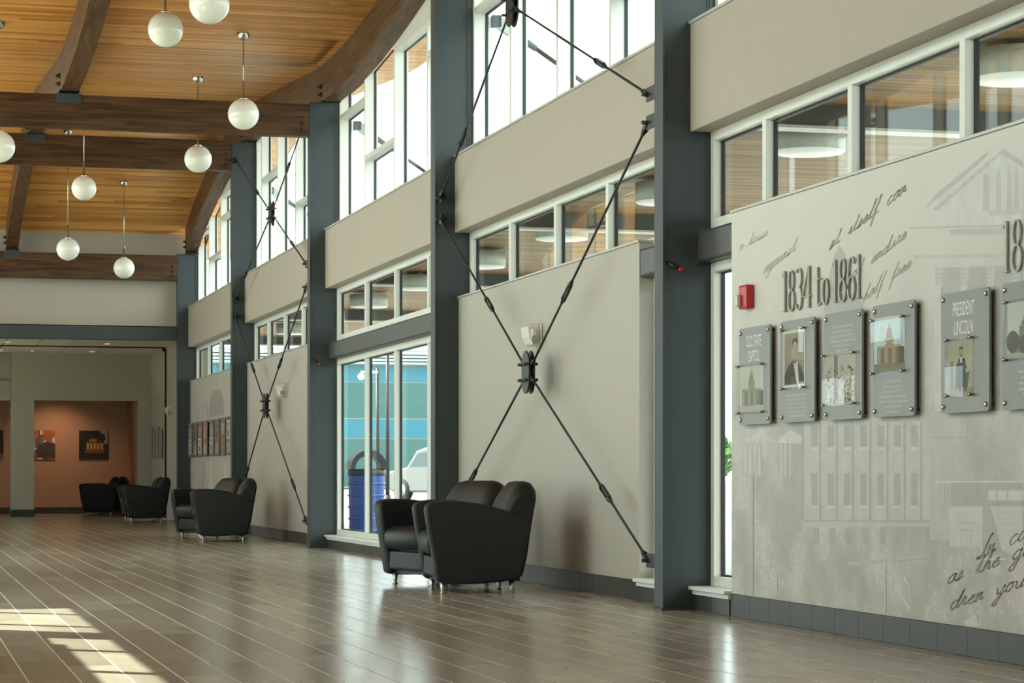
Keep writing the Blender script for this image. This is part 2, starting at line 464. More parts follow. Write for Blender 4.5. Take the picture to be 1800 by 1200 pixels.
XF = 4.82                                   # fascia face
XP = 4.855                                  # lower wall face
XW = 4.955                                  # window frame face
XG = 5.015                                  # glass
XO = 5.14                                   # outer skin
Z_F0, Z_F1 = 2.99, 3.66
Z_P = 2.41
Z_B = 0.134
Y_END = 40.10

# ------------------------------------------------------------------ floor
fl = tag(box('floor', 'grout', (-1.1, 5.1, -2.2, 51.35, -0.12, -0.0006)), 'floor of long grey-brown tiles with pale grout lines', 'floor', kind='structure')
TX0, TW, TL = 0.536, 0.2085, 1.0
gx, gy = 0.0036, 0.0020
tb = MB().box(-TW/2+gx, TW/2-gx, -TL/2+gy, TL/2-gy, -0.0006, 0.0)
tiles = []
for k in range(-7, 22):
    x0 = TX0 + TW*k; x1 = x0 + TW
    off = (0.57 - (k-10)/3.0) % 1.0
    for j in range(-2, 52):
        y0 = j + off; y1 = y0 + TL
        if y0 < -2.0: continue
        a0, a1, b0, b1 = max(x0, -0.85), min(x1, 4.85), y0, min(y1, 48.05 if x0 > 4.8 else 51.2)
        if a1 - a0 < 0.02 or b1 - b0 < 0.02: continue
        whole = (a0 == x0 and a1 == x1 and b1 == y1)
        xm, ym = (a0+a1)/2, (b0+b1)/2
        seen = ym > 9.0 and xm/ym > 0.040 and xm/ym < 0.50
        tiles.append((whole and seen, math.hypot(xm, ym), a0, a1, b0, b1))
tiles.sort(key=lambda t: (not t[0], t[1]))
first = None; rest = MB()
for i, (ok, d, a0, a1, b0, b1) in enumerate(tiles):
    if ok and i < 300:
        if first is None:
            first = tb.build('floor_tile', 'tile', fl)
            c = first
        else:
            c = share(first, fl, 'floor_tile')
        c.location = ((a0+a1)/2, (b0+b1)/2, 0)
    else:
        rest.box(a0+gx, a1-gx, b0+gy, b1-gy, -0.0006, 0.0)
tag(rest.build('floor_tile_field', 'tile', fl), kind='stuff')

# ------------------------------------------------------------------ roof: wavy board ceiling, timber arches, cross beams
def roof_sheet(dz0, dz1, x0, x1, y0, y1, step=0.25):
    m = MB(); rings = []
    n = int((y1-y0)/step)+1
    for i in range(n+1):
        y = y0 + (y1-y0)*i/n
        rings.append([(x0,y,zg(y)+dz0),(x1,y,zg(y)+dz0),(x1,y,zg(y)+dz1),(x0,y,zg(y)+dz1)])
    m.loft(rings, smooth=False)
    return m
cl = tag(roof_sheet(GD, GD+0.05, -2.95, 5.88, -2.6, 41.2).build('ceiling', 'ceiling_wood'), 'curved ceiling of narrow golden-brown boards', 'ceiling', kind='structure')  # left eave, out of view, stretched outward to stop clerestory sun
for p in cl.data.polygons: p.use_smooth = abs(p.normal.z) > 0.5
tag(roof_sheet(GD+0.05, GD+0.35, -3.0, 5.93, -2.65, 41.25, 0.5).build('roof', 'roof'), 'wavy roof above the boarded ceiling', 'roof', kind='structure')

def arch(xc, y0, y1, label):
    m = MB(); rings = []
    n = max(2, int((y1-y0)/0.25))
    for i in range(n+1):
        y = y0+(y1-y0)*i/n
        rings.append([(xc-0.1,y,zg(y)),(xc+0.1,y,zg(y)),(xc+0.1,y,zg(y)+GD-0.003),(xc-0.1,y,zg(y)+GD-0.003)])
    m.loft(rings, smooth=False)
    e = empty('arch_beam', (xc, (y0+y1)/2, zg((y0+y1)/2)), label, 'beam', 'timber arches under the roof', 'structure')
    m.build('timber', 'glulam_y', e)
    # steel shoe and bolts at the far end
    b = MB()
    b.box(xc-0.112, xc+0.112, y1-0.16, y1, zg(y1)-0.012, zg(y1)+0.004)
    b.build('shoe', 'black', e)
    for dz in (0.08, 0.17):
        MB().tube((xc-0.15, y1-0.09, zg(y1-.09)+dz), (xc-0.1, y1-0.09, zg(y1-.09)+dz), 0.014, n=8).build('bolt', 'bolt', e)
        MB().tube((xc-0.125, y1-0.09, zg(y1-.09)+dz), (xc-0.1, y1-0.09, zg(y1-.09)+dz), 0.026, n=6).build('nut', 'bolt', e)
names = ['behind the camera end', 'between the two nearest cross beams', 'rising over the raised lettering bay', 'rising from the first braced bay', 'rising over the tall window bay', 'over the second braced bay', 'descending to the end wall']
for xc, w1 in ((4.88, 'along the right wall top'), (1.91, 'down the middle of the hall'), (-0.88, 'along the left wall top')):
    for i in range(len(FAR)-1):
        arch(xc, FAR[i]-CW/2+0.003, FAR[i+1]-CW/2-0.003, 'dark curved timber arch %s, %s' % (w1, names[i+1]))

BEAM = {1: (zg(7.55)-0.40, zg(7.55)), 2: (zg(14.02)-0.40, zg(14.02)), 3: (zg(20.39)-0.40, zg(20.39)), 4: (4.74, 5.108), 5: (5.144, 5.564), 6: (4.114, 4.534)}
bl = {1: 'nearest, over the camera', 2: 'at the near braced column', 3: 'just above the picture', 4: 'with three bolts, nearest in view, below the globe lamps',
      5: 'with three bolts, second in view from the front', 6: 'with three bolts, across the beige end wall'}
for k, (z0, z1) in BEAM.items():
    yc = FAR[k]-CW/2
    e = empty('cross_beam', (1.9, yc, z0), 'dark brown timber cross beam ' + bl[k], 'beam', 'timber cross beams', 'structure')
    box('timber', 'glulam_x', (-0.84+0.21, XC0-0.004, yc-0.09, yc+0.09, z0, z1), e, 0.004)
    for s in (1, -1):
        xe = XC0-0.09 if s > 0 else -0.55
        for q in range(3):
            zz = z0 + (z1-z0)*(0.17+0.19*q)
            MB().lathe([(0.0,-0.022),(0.017,-0.022),(0.019,-0.006),(0.024,-0.006),(0.024,0.0)], (xe, yc-0.09, zz), 14, axis='y').build('bolt', 'bolt', e)
    box('saddle_bracket', 'steel', (1.91-0.14, 1.91+0.14, yc-0.105, yc+0.105, z1-0.10, z1+0.012), e, 0.004)

# ------------------------------------------------------------------ one bay of a side wall
def column(i, label):
    zt = zg(FAR[i]-CW/2) - 0.014
    e = empty('steel_column', ((XC0+XC1)/2, FAR[i]-CW/2, 0), label, 'column', 'dark steel columns', 'structure')
    y0, y1 = NEAR[i], FAR[i]; t = 0.018
    # wide box section: two flanges and two recessed webs
    box('flange', 'steel', (XC0, XC0+t, y0, y1, 0.012, zt-0.012), e, 0.002)
    box('flange', 'steel', (XC1-t, XC1, y0, y1, 0.012, zt-0.012), e, 0.002)
    box('web', 'steel', (XC0+t, XC1-t, y0+0.006, y1-0.006, 0.012, zt-0.012), e)
    box('base_plate', 'steel', (XC0-0.012, XC1, y0-0.012, y1+0.012, 0.0, 0.012), e)
    box('cap_plate', 'steel', (XC0-0.006, XC1, y0-0.006, y1+0.006, zt-0.012, zt), e)
    return e

def window(num, label, y0, y1, z0, top, mull, trans=(), clerestory=False, fw=0.05, HD=5.20):
    """glazed strip between y0 and y1; mull: far edge of each mullion; trans: {light: [z]}"""
    D0, xg = (4.985, 5.10) if clerestory else (XW, XG)
    D1 = xg+(0.03 if clerestory else 0.014)
    e = empty('window_%d' % num, (D0, (y0+y1)/2, z0), label, 'window', None, 'structure')
    # flat heads stop at HD; white infill above, behind the arches
    edges = [y1] + [m for m in mull if y0+0.12 < m < y1-0.12] + [y0]
    tz = (lambda y: top(y)+0.10) if clerestory else (lambda y: top)
    for k, m in enumerate(edges):
        a, b = (m-fw, m) if k < len(edges)-1 else (m, m+fw)
        box('jamb' if k in (0, len(edges)-1) else 'mullion', 'white', (D0, D1, a, b, z0, min(tz(a), tz(b))), e, 0.003)
    for k in range(len(edges)-1):
        ya = edges[k]-fw
        yb = edges[k+1] if k+1 < len(edges)-1 else edges[k+1]+fw
        zr = sorted(trans.get(k, [])) if trans else []
        box('bottom_rail', 'white', (D0, D1, yb, ya, z0, z0+fw), e, 0.003)
        flat = (not clerestory) or min(tz(ya), tz(yb))-0.10 > HD
        if not clerestory:
            box('head', 'white', (D0, D1, yb, ya, top-fw, top), e, 0.003)
            ta = tb_ = top-fw
        elif flat:
            ta = tb_ = HD
            MB().loft([[(D0,yb,HD),(D1,yb,HD),(D1,yb,tz(yb)),(D0,yb,tz(yb))], [(D0,ya,HD),(D1,ya,HD),(D1,ya,tz(ya)),(D0,ya,tz(ya))]], smooth=False).build('head', 'white', e)
        else:
            ta, tb_ = tz(ya), tz(yb)
        for z in zr:
            box('transom', 'white', (D0, D1, yb, ya, z-fw/2, z+fw/2), e, 0.003)
        bounds = [z0+fw] + sum([[z-fw/2, z+fw/2] for z in zr], [])
        cells = [(bounds[i], bounds[i+1], bounds[i+1]) for i in range(0, len(bounds)-1, 2)] + [(bounds[-1], ta, tb_)]
        for (c0, ca_, cb_) in cells:
            g = 0.007 if clerestory else 0.012
            ring = MB()
            out = [(ya, c0), (yb, c0), (yb, cb_), (ya, ca_)]
            inn = [(ya-g, c0+g), (yb+g, c0+g), (yb+g, cb_-g), (ya-g, ca_-g)]
            x0_, x1_ = xg-0.012, xg+0.012
            vs = [(x0_,)+p for p in out] + [(x0_,)+p for p in inn] + [(x1_,)+p for p in out] + [(x1_,)+p for p in inn]
            fs = []
            for i in range(4):
                j = (i+1) % 4
                fs += [(i,j,4+j,4+i), (8+i,12+i,12+j,8+j), (4+i,4+j,12+j,12+i), (i,8+i,8+j,j)]
            ring.add(vs, fs)
            ring.build('gasket', 'gasket', e)
            MB().loft([[(xg-0.004,)+q for q in inn], [(xg+0.004,)+q for q in inn]], smooth=False).build('pane', 'glass', e)
    return e

BT = {}
def base_tiles(parent, x, y0, y1, z1=Z_B, w=0.32):
    """charcoal skirting tiles, one by one"""
    y = y1
    while y > y0 + 0.03:
        a = max(y0, y-w)
        L_ = round(y-a, 3)
        key = (L_, z1, MIRROR)
        xx = 4.0-x if MIRROR else x
        if key not in BT:
            o = MB().box(-0.004, 0.008, -L_/2+0.0015, L_/2-0.0015, 0.002, z1).build('skirting_tile', 'base_tile', parent, local=True)
            BT[key] = o
            OFF[o.name] = OFF[parent.name]
        else:
            o = share(BT[key], parent, 'skirting_tile')
        of = OFF[parent.name]
        o.location = (xx-of.x, (a+y)/2-of.y, -of.z)
        y = a

wn = [0]
def nextw():
    wn[0] += 1
    return wn[0]

CLER = {2: [19.02, 17.59, 16.20, 14.8], 3: [25.30, 23.73, 22.18], 4: [32.74, 31.33, 29.86, 28.4], 5: [38.40, 36.97, 35.5],
        1: [12.45, 10.95, 9.45], 0: [5.9, 4.4, 2.9]}
TRN = {2: {0: [4.96], 1: [], 2: [], 3: [4.29]}, 3: {0: [4.96], 1: [4.30], 2: [], 3: [4.90]}, 4: {0: [], 1: [4.96], 2: [], 3: [4.30]},
       5: {0: [4.87], 1: [4.35], 2: [4.87], 3: [4.35]}, 1: {0: [4.9], 1: [4.28]}, 0: {1: [4.9]}}
LOWM = {2: [18.93, 17.55, 16.18], 3: [25.12, 23.56, 22.02], 4: [32.0, 30.6, 29.2], 5: [38.3, 36.9, 35.5], 1: [13.03, 11.75, 10.38, 9.0], 0: [6.1, 4.6, 3.1]}
BAYN = {0: 'nearest bay behind the camera', 1: 'bay with the printed wall and raised numerals', 2: 'near braced bay', 3: 'tall window bay', 4: 'far braced bay', 5: 'far printed-wall bay'}

def side_wall(side):
    global MIRROR
    MIRROR = (side == 'left')
    sd = side
    wall = empty('wall_%s' % sd, (XO, 20.0, 0), 'beige %s side wall: fascia bands and lower panels' % sd, 'wall', None, 'structure')
    bb = empty('baseboard_%s' % sd, (XP, 20.0, 0), 'charcoal tiled skirting along the %s wall' % sd, 'baseboard', None, 'structure')
    tr = empty('trim_%d' % (1 if sd == 'right' else 2), (XP, 20, Z_P), 'pale metal caps and white sills on the %s wall' % sd, 'trim', None, 'structure')
    for i in range(len(FAR)):
        lab = {1: 'nearest dark steel column, out of frame', 2: 'dark steel column beside the printed wall, nearest in view', 3: 'dark steel column between the armchairs and the tall window',
               4: 'dark steel column at the far side of the tall window', 5: 'dark steel column between the far braced panel and far printed wall', 6: 'dark steel column at the end wall corner', 0: 'dark steel column behind the camera'}[i]
        column(i, lab + (' on the right wall' if sd == 'right' else ' on the left wall'))
    dz = 0.0 if sd == 'right' else -0.135
    ZP_ = Z_P + dz*1.18
    for b in range(len(FAR)-1):
        y0, y1 = FAR[b], NEAR[b+1]
        # fascia band, with its cap
        box('fascia', 'beige', (XF, XO, y0, y1, Z_F0, Z_F1), wall, 0.004)
        box('fascia_cap', 'trim', (XF-0.012, 4.98, y0, y1, Z_F1, Z_F1+0.018), tr, 0.002)
        box('column_backing', 'steel_tube', (XC1+0.002, 5.02, NEAR[b+1]-0.0, FAR[b+1], 0.0, zg(FAR[b+1])), wall)
        # clerestory
        window(nextw(), 'tall white-framed clerestory windows above the %s fascia, %s' % (sd, BAYN[b]), y0, y1, Z_F1+0.018, zg, CLER[b], TRN.get(b), clerestory=True, HD=5.55 if b == 4 else 5.20)
        full = (b == 3)
        # transom lights under the fascia
        ty0, ty1 = y0, y1
        if sd == 'left' and b == 2:
            ty0, ty1 = y0, 17.4
            box('panel', 'panel_beige', (XP, XO, 17.4, y1, 0.0, Z_F0), wall)
            window(nextw(), 'full height glazing in the left wall', ty0, ty1, 0.15, Z_F0, [16.1, 14.9])
            box('panel', 'panel_beige', (XP, XO, ty0, ty1, 0.0, 0.15), wall)
            base_tiles(bb, XP, y0, y1)
            continue
        window(nextw(), 'row of low windows between fascia and wall on the %s, %s' % (sd, BAYN[b]), ty0, ty1, 2.385+dz, Z_F0, LOWM[b], fw=0.06)
        # steel tube across the bay
        tu = empty('steel_beam', (XP+.04, (y0+y1)/2, 2.17), 'dark horizontal steel beam under the low windows, %s, %s wall' % (BAYN[b], sd), 'beam', 'horizontal steel beams', 'structure')
        MBt = MB().box(XP+0.006, XW+0.04, y0, y1, 2.172+dz, 2.365+dz)
        MBt.build('tube', 'steel_tube', tu, bevel=0.018)
        if b in (0, 1, 3): box('end_plate', 'steel_tube', (XP-0.002, XW+0.04, y1-0.012, y1-0.002, 2.165+dz, 2.372+dz), tu)
        # lower wall
        if full:
            gaps = [(y0, y1)]; pan = None
        else:
            pan = {0: (1.9, 7.0), 1: (7.9, 13.27), 2: (15.08, y1), 3: None, 4: (27.95, y1), 5: (34.1, y1)}[b]
            gaps = [(y0, pan[0]), (pan[1], y1)]
            mt = 'mural' if b in (1, 5) and sd == 'right' else 'panel_beige'
            e = box('panel', mt if mt == 'panel_beige' else 'panel_beige', (XP, XO, pan[0], pan[1], Z_B, ZP_), wall, 0.003)
            box('panel_foot', 'base_grout', (XP+0.004, XO, pan[0], pan[1], 0, Z_B), wall)
            box('panel_cap', 'trim', (XP-0.012, XO, pan[0]-0.008, pan[1]+0.008 if pan[1] < y1 else pan[1], ZP_, ZP_+0.016), tr, 0.002)
            base_tiles(bb, XP-0.004, pan[0], pan[1])
        for (g0, g1) in gaps:
            if g1-g0 < 0.05: continue
            box('kerb', 'base_grout', (XP+0.004, XO, g0, g1, 0, 0.10), wall)
            base_tiles(bb, XP-0.004, g0, g1, 0.10)
            s_ = box('sill', 'white', (XP-0.05, XW+0.03, g0+0.004, g1-0.004, 0.128, 0.152), tr, 0.004)
            box('sill_apron', 'white', (XP-0.025, XW, g0+0.004, g1-0.004, 0.10, 0.128), tr, 0.002)
            window(nextw(), ('tall window of several lights in the %s wall' if full else 'narrow full-height window beside a column, %s, %%s wall' % BAYN[b]) % sd, g0, g1, 0.152, 2.172+dz, LOWM[b] if full else [], fw=0.06)
    MIRROR = False
side_wall('right')
side_wall('left')

# wall behind the camera
tag(box('wall_front', 'beige', (-1.1, 5.1, -2.3, -2.2, 0, 6.3)), 'plain wall behind the camera', 'wall', kind='structure')
for s, x0, x1 in (('right', 4.95, 5.1), ('left', -1.1, -0.95)):
    tag(box('wall_%s_front' % s, 'beige', (x0, x1, -2.2, 1.01, 0, 5.95)), 'plain stretch of %s wall behind the camera' % s, 'wall', kind='structure')

# ------------------------------------------------------------------ end wall, low-ceilinged far room, alcove
ew = empty('wall_back', (2, Y_END, 3.3), 'beige end wall above the dark steel lintel', 'wall', None, 'structure')
m = MB(); rings = []
for k in range(0, 2):
    y = Y_END + 0.12*k
    m_ = [(-1.0, y, 3.32), (5.08, y, 3.32), (5.08, y, zg(y)+GD), (-1.0, y, zg(y)+GD)]
    rings.append(m_)
m.loft(rings, smooth=False); m.build('gable', 'beige', ew)
tag(box('lintel_beam', 'steel', (-0.62, XC0-0.005, 39.80, 40.0, 3.105, 3.325), bevel=0.004), 'long dark steel lintel beam across the end wall', 'beam', kind='structure')
box('lintel_return', 'beige', (-1.0, 5.08, 40.0, Y_END+0.12, 3.28, 3.33), ew)
ZL = 3.277
# suspended ceiling: grid and tiles
cg = tag(box('ceiling_far_room', 'black', (-1.0, 5.1, Y_END, 48.7, ZL+0.014, ZL+0.08)), 'suspended ceiling of pale square tiles in the far room', 'ceiling', kind='structure')
ct = None
for i in range(9):
    for j in range(13):
        xc, yc = 5.05-0.305-0.61*i, Y_END+0.31+0.615*j
        if ct is None:
            ct = MB().box(-0.293, 0.293, -0.297, 0.297, 0, 0.014).build('ceiling_tile', 'acoustic', cg, local=True); c = ct
        else:
            c = share(ct, cg, 'ceiling_tile')
        c.location = (xc, yc, ZL)
# recessed downlights
for (x, y, lab) in ((2.04, 44.17, 'small recessed downlight near the picture edge'), (3.86, 44.28, 'small recessed downlight, front row'), (3.82, 47.24, 'small recessed downlight near the end wall header'), (2.04, 47.24, 'small recessed downlight above the pier')):
    e = empty('ceiling_downlight', (x, y, ZL), lab + ' in the suspended ceiling', 'light', 'recessed downlights in the far room')
    MB().lathe([(0.055, 0.0), (0.085, -0.004), (0.085, 0.0)], (x, y, ZL), 20).build('trim_ring', 'white_plastic', e)
    MB().lathe([(0.0, -0.001), (0.055, -0.001), (0.055, 0.001)], (x, y, ZL), 20).build('lamp', 'downlight_on', e)
e = empty('ceiling_detector', (2.65, 46.77, ZL), 'white round ceiling detector in the far room', 'detector')
MB().lathe([(0.06, 0), (0.06, -0.02), (0.035, -0.045), (0.0, -0.05)], (2.65, 46.77, ZL), 20).build('body', 'white_plastic', e)
# rolling-gate track across ceiling and down the side wall
e = empty('gate_track', (5.0, 45.2, 0), 'thin black gate track across the far ceiling and down the wall', 'track')
box('ceiling_rail', 'black', (-0.9, 5.03, 45.18, 45.22, ZL-0.024, ZL-0.001), e)
box('wall_rail', 'black', (5.03, 5.058, 45.17, 45.23, 0.0, ZL-0.024), e)
box('end_bracket', 'black', (4.98, 5.03, 45.15, 45.25, ZL-0.08, ZL-0.024), e)
tag(box('wall_right_far', 'back_wall', (5.06, 5.18, 40.0, 51.35, 0, 3.5)), 'grey-beige side wall of the far room', 'wall', kind='structure')
wl = empty('wall_left_far', (-1.0, 44, 0), 'left side wall of the far room with an added glazed opening', 'wall', None, 'structure')
box('wall_pier', 'back_wall', (-1.12, -1.0, 40.0, 44.4, 0, 3.5), wl)
box('wall_pier', 'back_wall', (-1.12, -1.0, 46.2, 51.35, 0, 3.5), wl)
box('wall_header', 'back_wall', (-1.12, -1.0, 44.4, 46.2, 2.5, 3.5), wl)
wd = empty('window_%d' % nextw(), (-1.06, 43.7, 0), 'added unseen opening that lets daylight into the far room', 'window', None, 'structure')  # opening added out of view to brighten the far room
for k in range(3):
    box('mullion', 'white', (-1.11, -1.01, 44.4+0.87*k, 44.46+0.87*k, 0, 2.5), wd)
    if k < 2: box('pane', 'glass', (-1.064, -1.056, 44.46+0.87*k, 45.27+0.87*k, 0.02, 2.5), wd)
# wall with openings at Y = 48, alcove behind it
YB, YA = 48.0, 51.2
hw = empty('wall_back_far', (2, YB, 0), 'grey-beige far wall with wide openings to a terracotta alcove', 'wall', None, 'structure')
box('header', 'back_wall', (2.28, 5.06, YB, YB+0.16, 2.33, 3.36), hw)
box('header', 'back_wall', (-1.0, 2.28, YB+0.25, YB+0.41, 2.33, 3.36), hw)
box('pier', 'back_wall', (2.28, 2.735, YB-0.002, YB+0.45, 0, 2.33), hw)
box('pier_top', 'back_wall', (2.28, 2.735, YB-0.002, YB+0.45, 2.33, 3.27), hw)
box('jamb', 'back_wall', (4.81, 5.06, YB, YB+0.16, 0, 2.33), hw)
box('pier_skirting', 'base_tile', (2.272, 2.743, YB-0.012, YB+0.458, 0.0, 0.14), hw)
tag(box('wall_alcove_back', 'terracotta', (-1.0, 5.0, YA, YA+0.12, 0, 2.75)), 'terracotta back wall of the alcove with pictures', 'wall', kind='structure')
tag(box('wall_alcove_right', 'terracotta', (4.86, 5.06, YB+0.16, YA, 0, 2.75)), 'terracotta right wall of the alcove', 'wall', kind='structure')
tag(box('ceiling_alcove', 'back_wall', (-1.0, 5.06, YB+0.16, YA+0.12, 2.62, 2.72)), 'low alcove ceiling', 'ceiling', kind='structure')
bbk = empty('baseboard_back', (2, YA, 0), 'charcoal skirting along the alcove wall', 'baseboard', None, 'structure')
for i in range(18):
    xx = 4.84-0.32*i
    box('skirting_tile', 'base_tile', (xx-0.318, xx, YA-0.012, YA, 0.0, 0.14), bbk)
# alcove lamp: a small recessed spotlight with a warm lamp
e = empty('alcove_downlight', (3.35, 50.2, 2.62), 'warm recessed spotlight in the alcove ceiling', 'light')
MB().lathe([(0.05, 0.0), (0.08, -0.006), (0.08, 0.0)], (3.35, 50.2, 2.62), 20).build('trim_ring', 'white_plastic', e)
MB().lathe([(0.0, -0.001), (0.05, -0.001), (0.05, 0.001)], (3.35, 50.2, 2.62), 20).build('lamp', 'downlight_on', e)
ld = bpy.data.lights.new('alcove_lamp', 'SPOT'); ld.energy = 14; ld.color = (1.0, 0.60, 0.36); ld.spot_size = math.radians(120); ld.spot_blend = 0.9; ld.shadow_soft_size = 0.06
lo = bpy.data.objects.new('alcove_lamp', ld); lo.location = (0, 0, -0.02); lo.rotation_euler = (math.radians(20), 0, 0); lo.parent = e; COL.objects.link(lo)

# ------------------------------------------------------------------ steel cross braces
XB = 4.68
def cross_brace(label, c, ends, tbs, r=0.0088):
    """c: (y,z) of the hub; ends: four (y,z); tbs: where each turnbuckle sits between hub and end"""
    e = empty('cross_brace', (XB, c[0], c[1]), label, 'brace', 'steel rod cross braces')
    # hub: two long oval plates with pins
    for dx in (-0.026, 0.014):
        prof = []
        for i in range(28):
            t = 2*math.pi*i/28
            a, b_ = math.cos(t), math.sin(t)
            wv = 0.125*(0.86 if abs(b_) < 0.40 else 1.0)
            prof.append((c[0] + wv*a, c[1] + 0.165*b_))
        MB().prism(prof, XB+dx, XB+dx+0.012, 'x').build('hub_plate', 'brace', e, bevel=0.002)
    for sy in (-1, 1):
        for sz in (-1, 1):
            MB().tube((XB-0.06, c[0]+sy*0.085, c[1]+sz*0.06), (XB+0.05, c[0]+sy*0.085, c[1]+sz*0.06), 0.012, n=10).build('hub_pin', 'brace', e)
    MB().tube((XB-0.05, c[0], c[1]+0.06), (XB+0.05, c[0], c[1]+0.06), 0.010, n=8).build('hub_pin', 'brace', e)
    MB().tube((XB-0.05, c[0], c[1]-0.06), (XB+0.05, c[0], c[1]-0.06), 0.010, n=8).build('hub_pin', 'brace', e)
    for (y, z), t in zip(ends, tbs):
        d = Vector((0, y-c[0], z-c[1])); Ln = d.length; d /= Ln
        P = lambda s: (XB, c[0]+d.y*s, c[1]+d.z*s)
        MB().tube(P(0.10), P(Ln-0.03), r, n=10).build('rod', 'brace', e)
        # forked clevis at both ends
        for s0, s1 in ((0.07, 0.20), (Ln-0.01, Ln-0.15)):
            m = MB()
            a = Vector(P(s0)); b = Vector(P(s1)); q = a.lerp(b, 0.55)
            for dx in (-0.022, 0.022):
                m.obox((a.x+dx*0.6, a.y, a.z), (q.x+dx*0.5, q.y, q.z), 0.034, 0.008, up=(1, 0, 0))
            m.tube(q, b, 0.020, 0.011, n=10)
            m.build('clevis', 'brace', e)
        # turnbuckle: two nuts joined by a slotted body
        s = Ln*t
        m = MB()
        side = Vector((0, -d.z, d.y))
        for k in (-1, 1):
            a = Vector(P(s-0.10)) + side*0.016*k; b = Vector(P(s+0.10)) + side*0.016*k
            m.obox(a, b, 0.022, 0.009, up=side)
        m.tube(P(s-0.15), P(s-0.085), 0.012, 0.021, n=8); m.tube(P(s+0.085), P(s+0.15), 0.021, 0.012, n=8)
        m.build('turnbuckle', 'brace', e)
        # lug plate welded to the column
        col_y = min(FAR + NEAR, key=lambda q: abs(q-y))
        if abs(col_y-y) < 0.6:
            box('lug_plate', 'brace', (XB-0.008, XB+0.008, min(col_y, y)-(.03 if y < col_y else 0), max(col_y, y)+(.03 if y > col_y else 0), z-0.045, z+0.045), e, 0.003)
            MB().tube((XB-0.045, y, z), (XB+0.045, y, z), 0.013, n=10).build('pin', 'brace', e)
    return e
yA, yB, yC, yD = FAR[2]+0.24, NEAR[3]-0.06, FAR[4]+0.30, NEAR[5]-0.06
cross_brace('lower black rod brace in front of the beige panel behind the nearest armchairs', (17.29, 1.625), [(yB, 3.10), (yA, 3.10), (yA, 0.297), (yB, 0.297)], [.41, .36, .68, .6])
cross_brace('upper black rod brace across the clerestory, above the nearest armchairs', (17.78, 4.51), [(yB, 3.29), (yA, 3.28), (yA, 5.50), (yB, 5.58)], [.66, .69, .6, .6])
cross_brace('lower black rod brace in front of the far beige panel', (30.35, 1.737), [(yD, 3.08), (yC, 3.04), (yC, 0.30), (yD, 0.30)], [.40, .38, .70, .6])
cross_brace('upper black rod brace across the far clerestory windows', (29.85, 4.18), [(yD, 3.33), (yC, 3.31), (yC, 5.03), (yD, 5.29)], [.70, .62, .5, .38])

# ------------------------------------------------------------------ globe pendants
GR = 0.1665
def pendant(x, y, z, label):
    zc = zg(y)+GD
    e = empty('globe_pendant', (x, y, zc), label, 'pendant lamp', 'opal globe pendants')
    sl = 0.0
    MB().lathe([(0.0, -0.075), (0.03, -0.07), (0.055, -0.045), (0.066, -0.01), (0.07, 0.02), (0.0, 0.02)], (x, y, zc-0.004), 24).build('ceiling_cup', 'chrome', e)
    MB().tube((x, y, zc-0.07), (x, y, z+GR+0.10), 0.0065, n=8).build('rod', 'brushed', e)
    MB().lathe([(0.0075, 0.20), (0.011, 0.19), (0.012, 0.03), (0.04, 0.012), (0.045, 0.0), (0.0, -0.004)], (x, y, z+GR-0.006), 18).build('globe_cap', 'chrome', e)
    MB().sphere((x, y, z), GR, 40, 24).build('globe', 'globe', e)
for a in ((2.507, 19.27, 4.704, 'opal globe pendant cut off by the top picture edge'), (2.488, 22.30, 5.045, 'opal globe pendant high beside the topmost cut-off globe'),
          (3.633, 25.11, 4.707, 'opal globe pendant in front of the nearest cross beam, bolts beside it'), (3.596, 28.70, 4.69, 'opal globe pendant in front of the second cross beam, between the beams'),
          (1.07, 25.13, 4.27, 'opal globe pendant cut off by the left picture edge'), (2.49, 32.14, 4.705, 'opal globe pendant hanging just under the second cross beam'),
          (2.475, 34.93, 4.139, 'opal globe pendant overlapping the end wall beam, farther from the windows'), (3.553, 37.74, 4.126, 'opal globe pendant lowest in view, before the end wall beam')):
    pendant(*a)

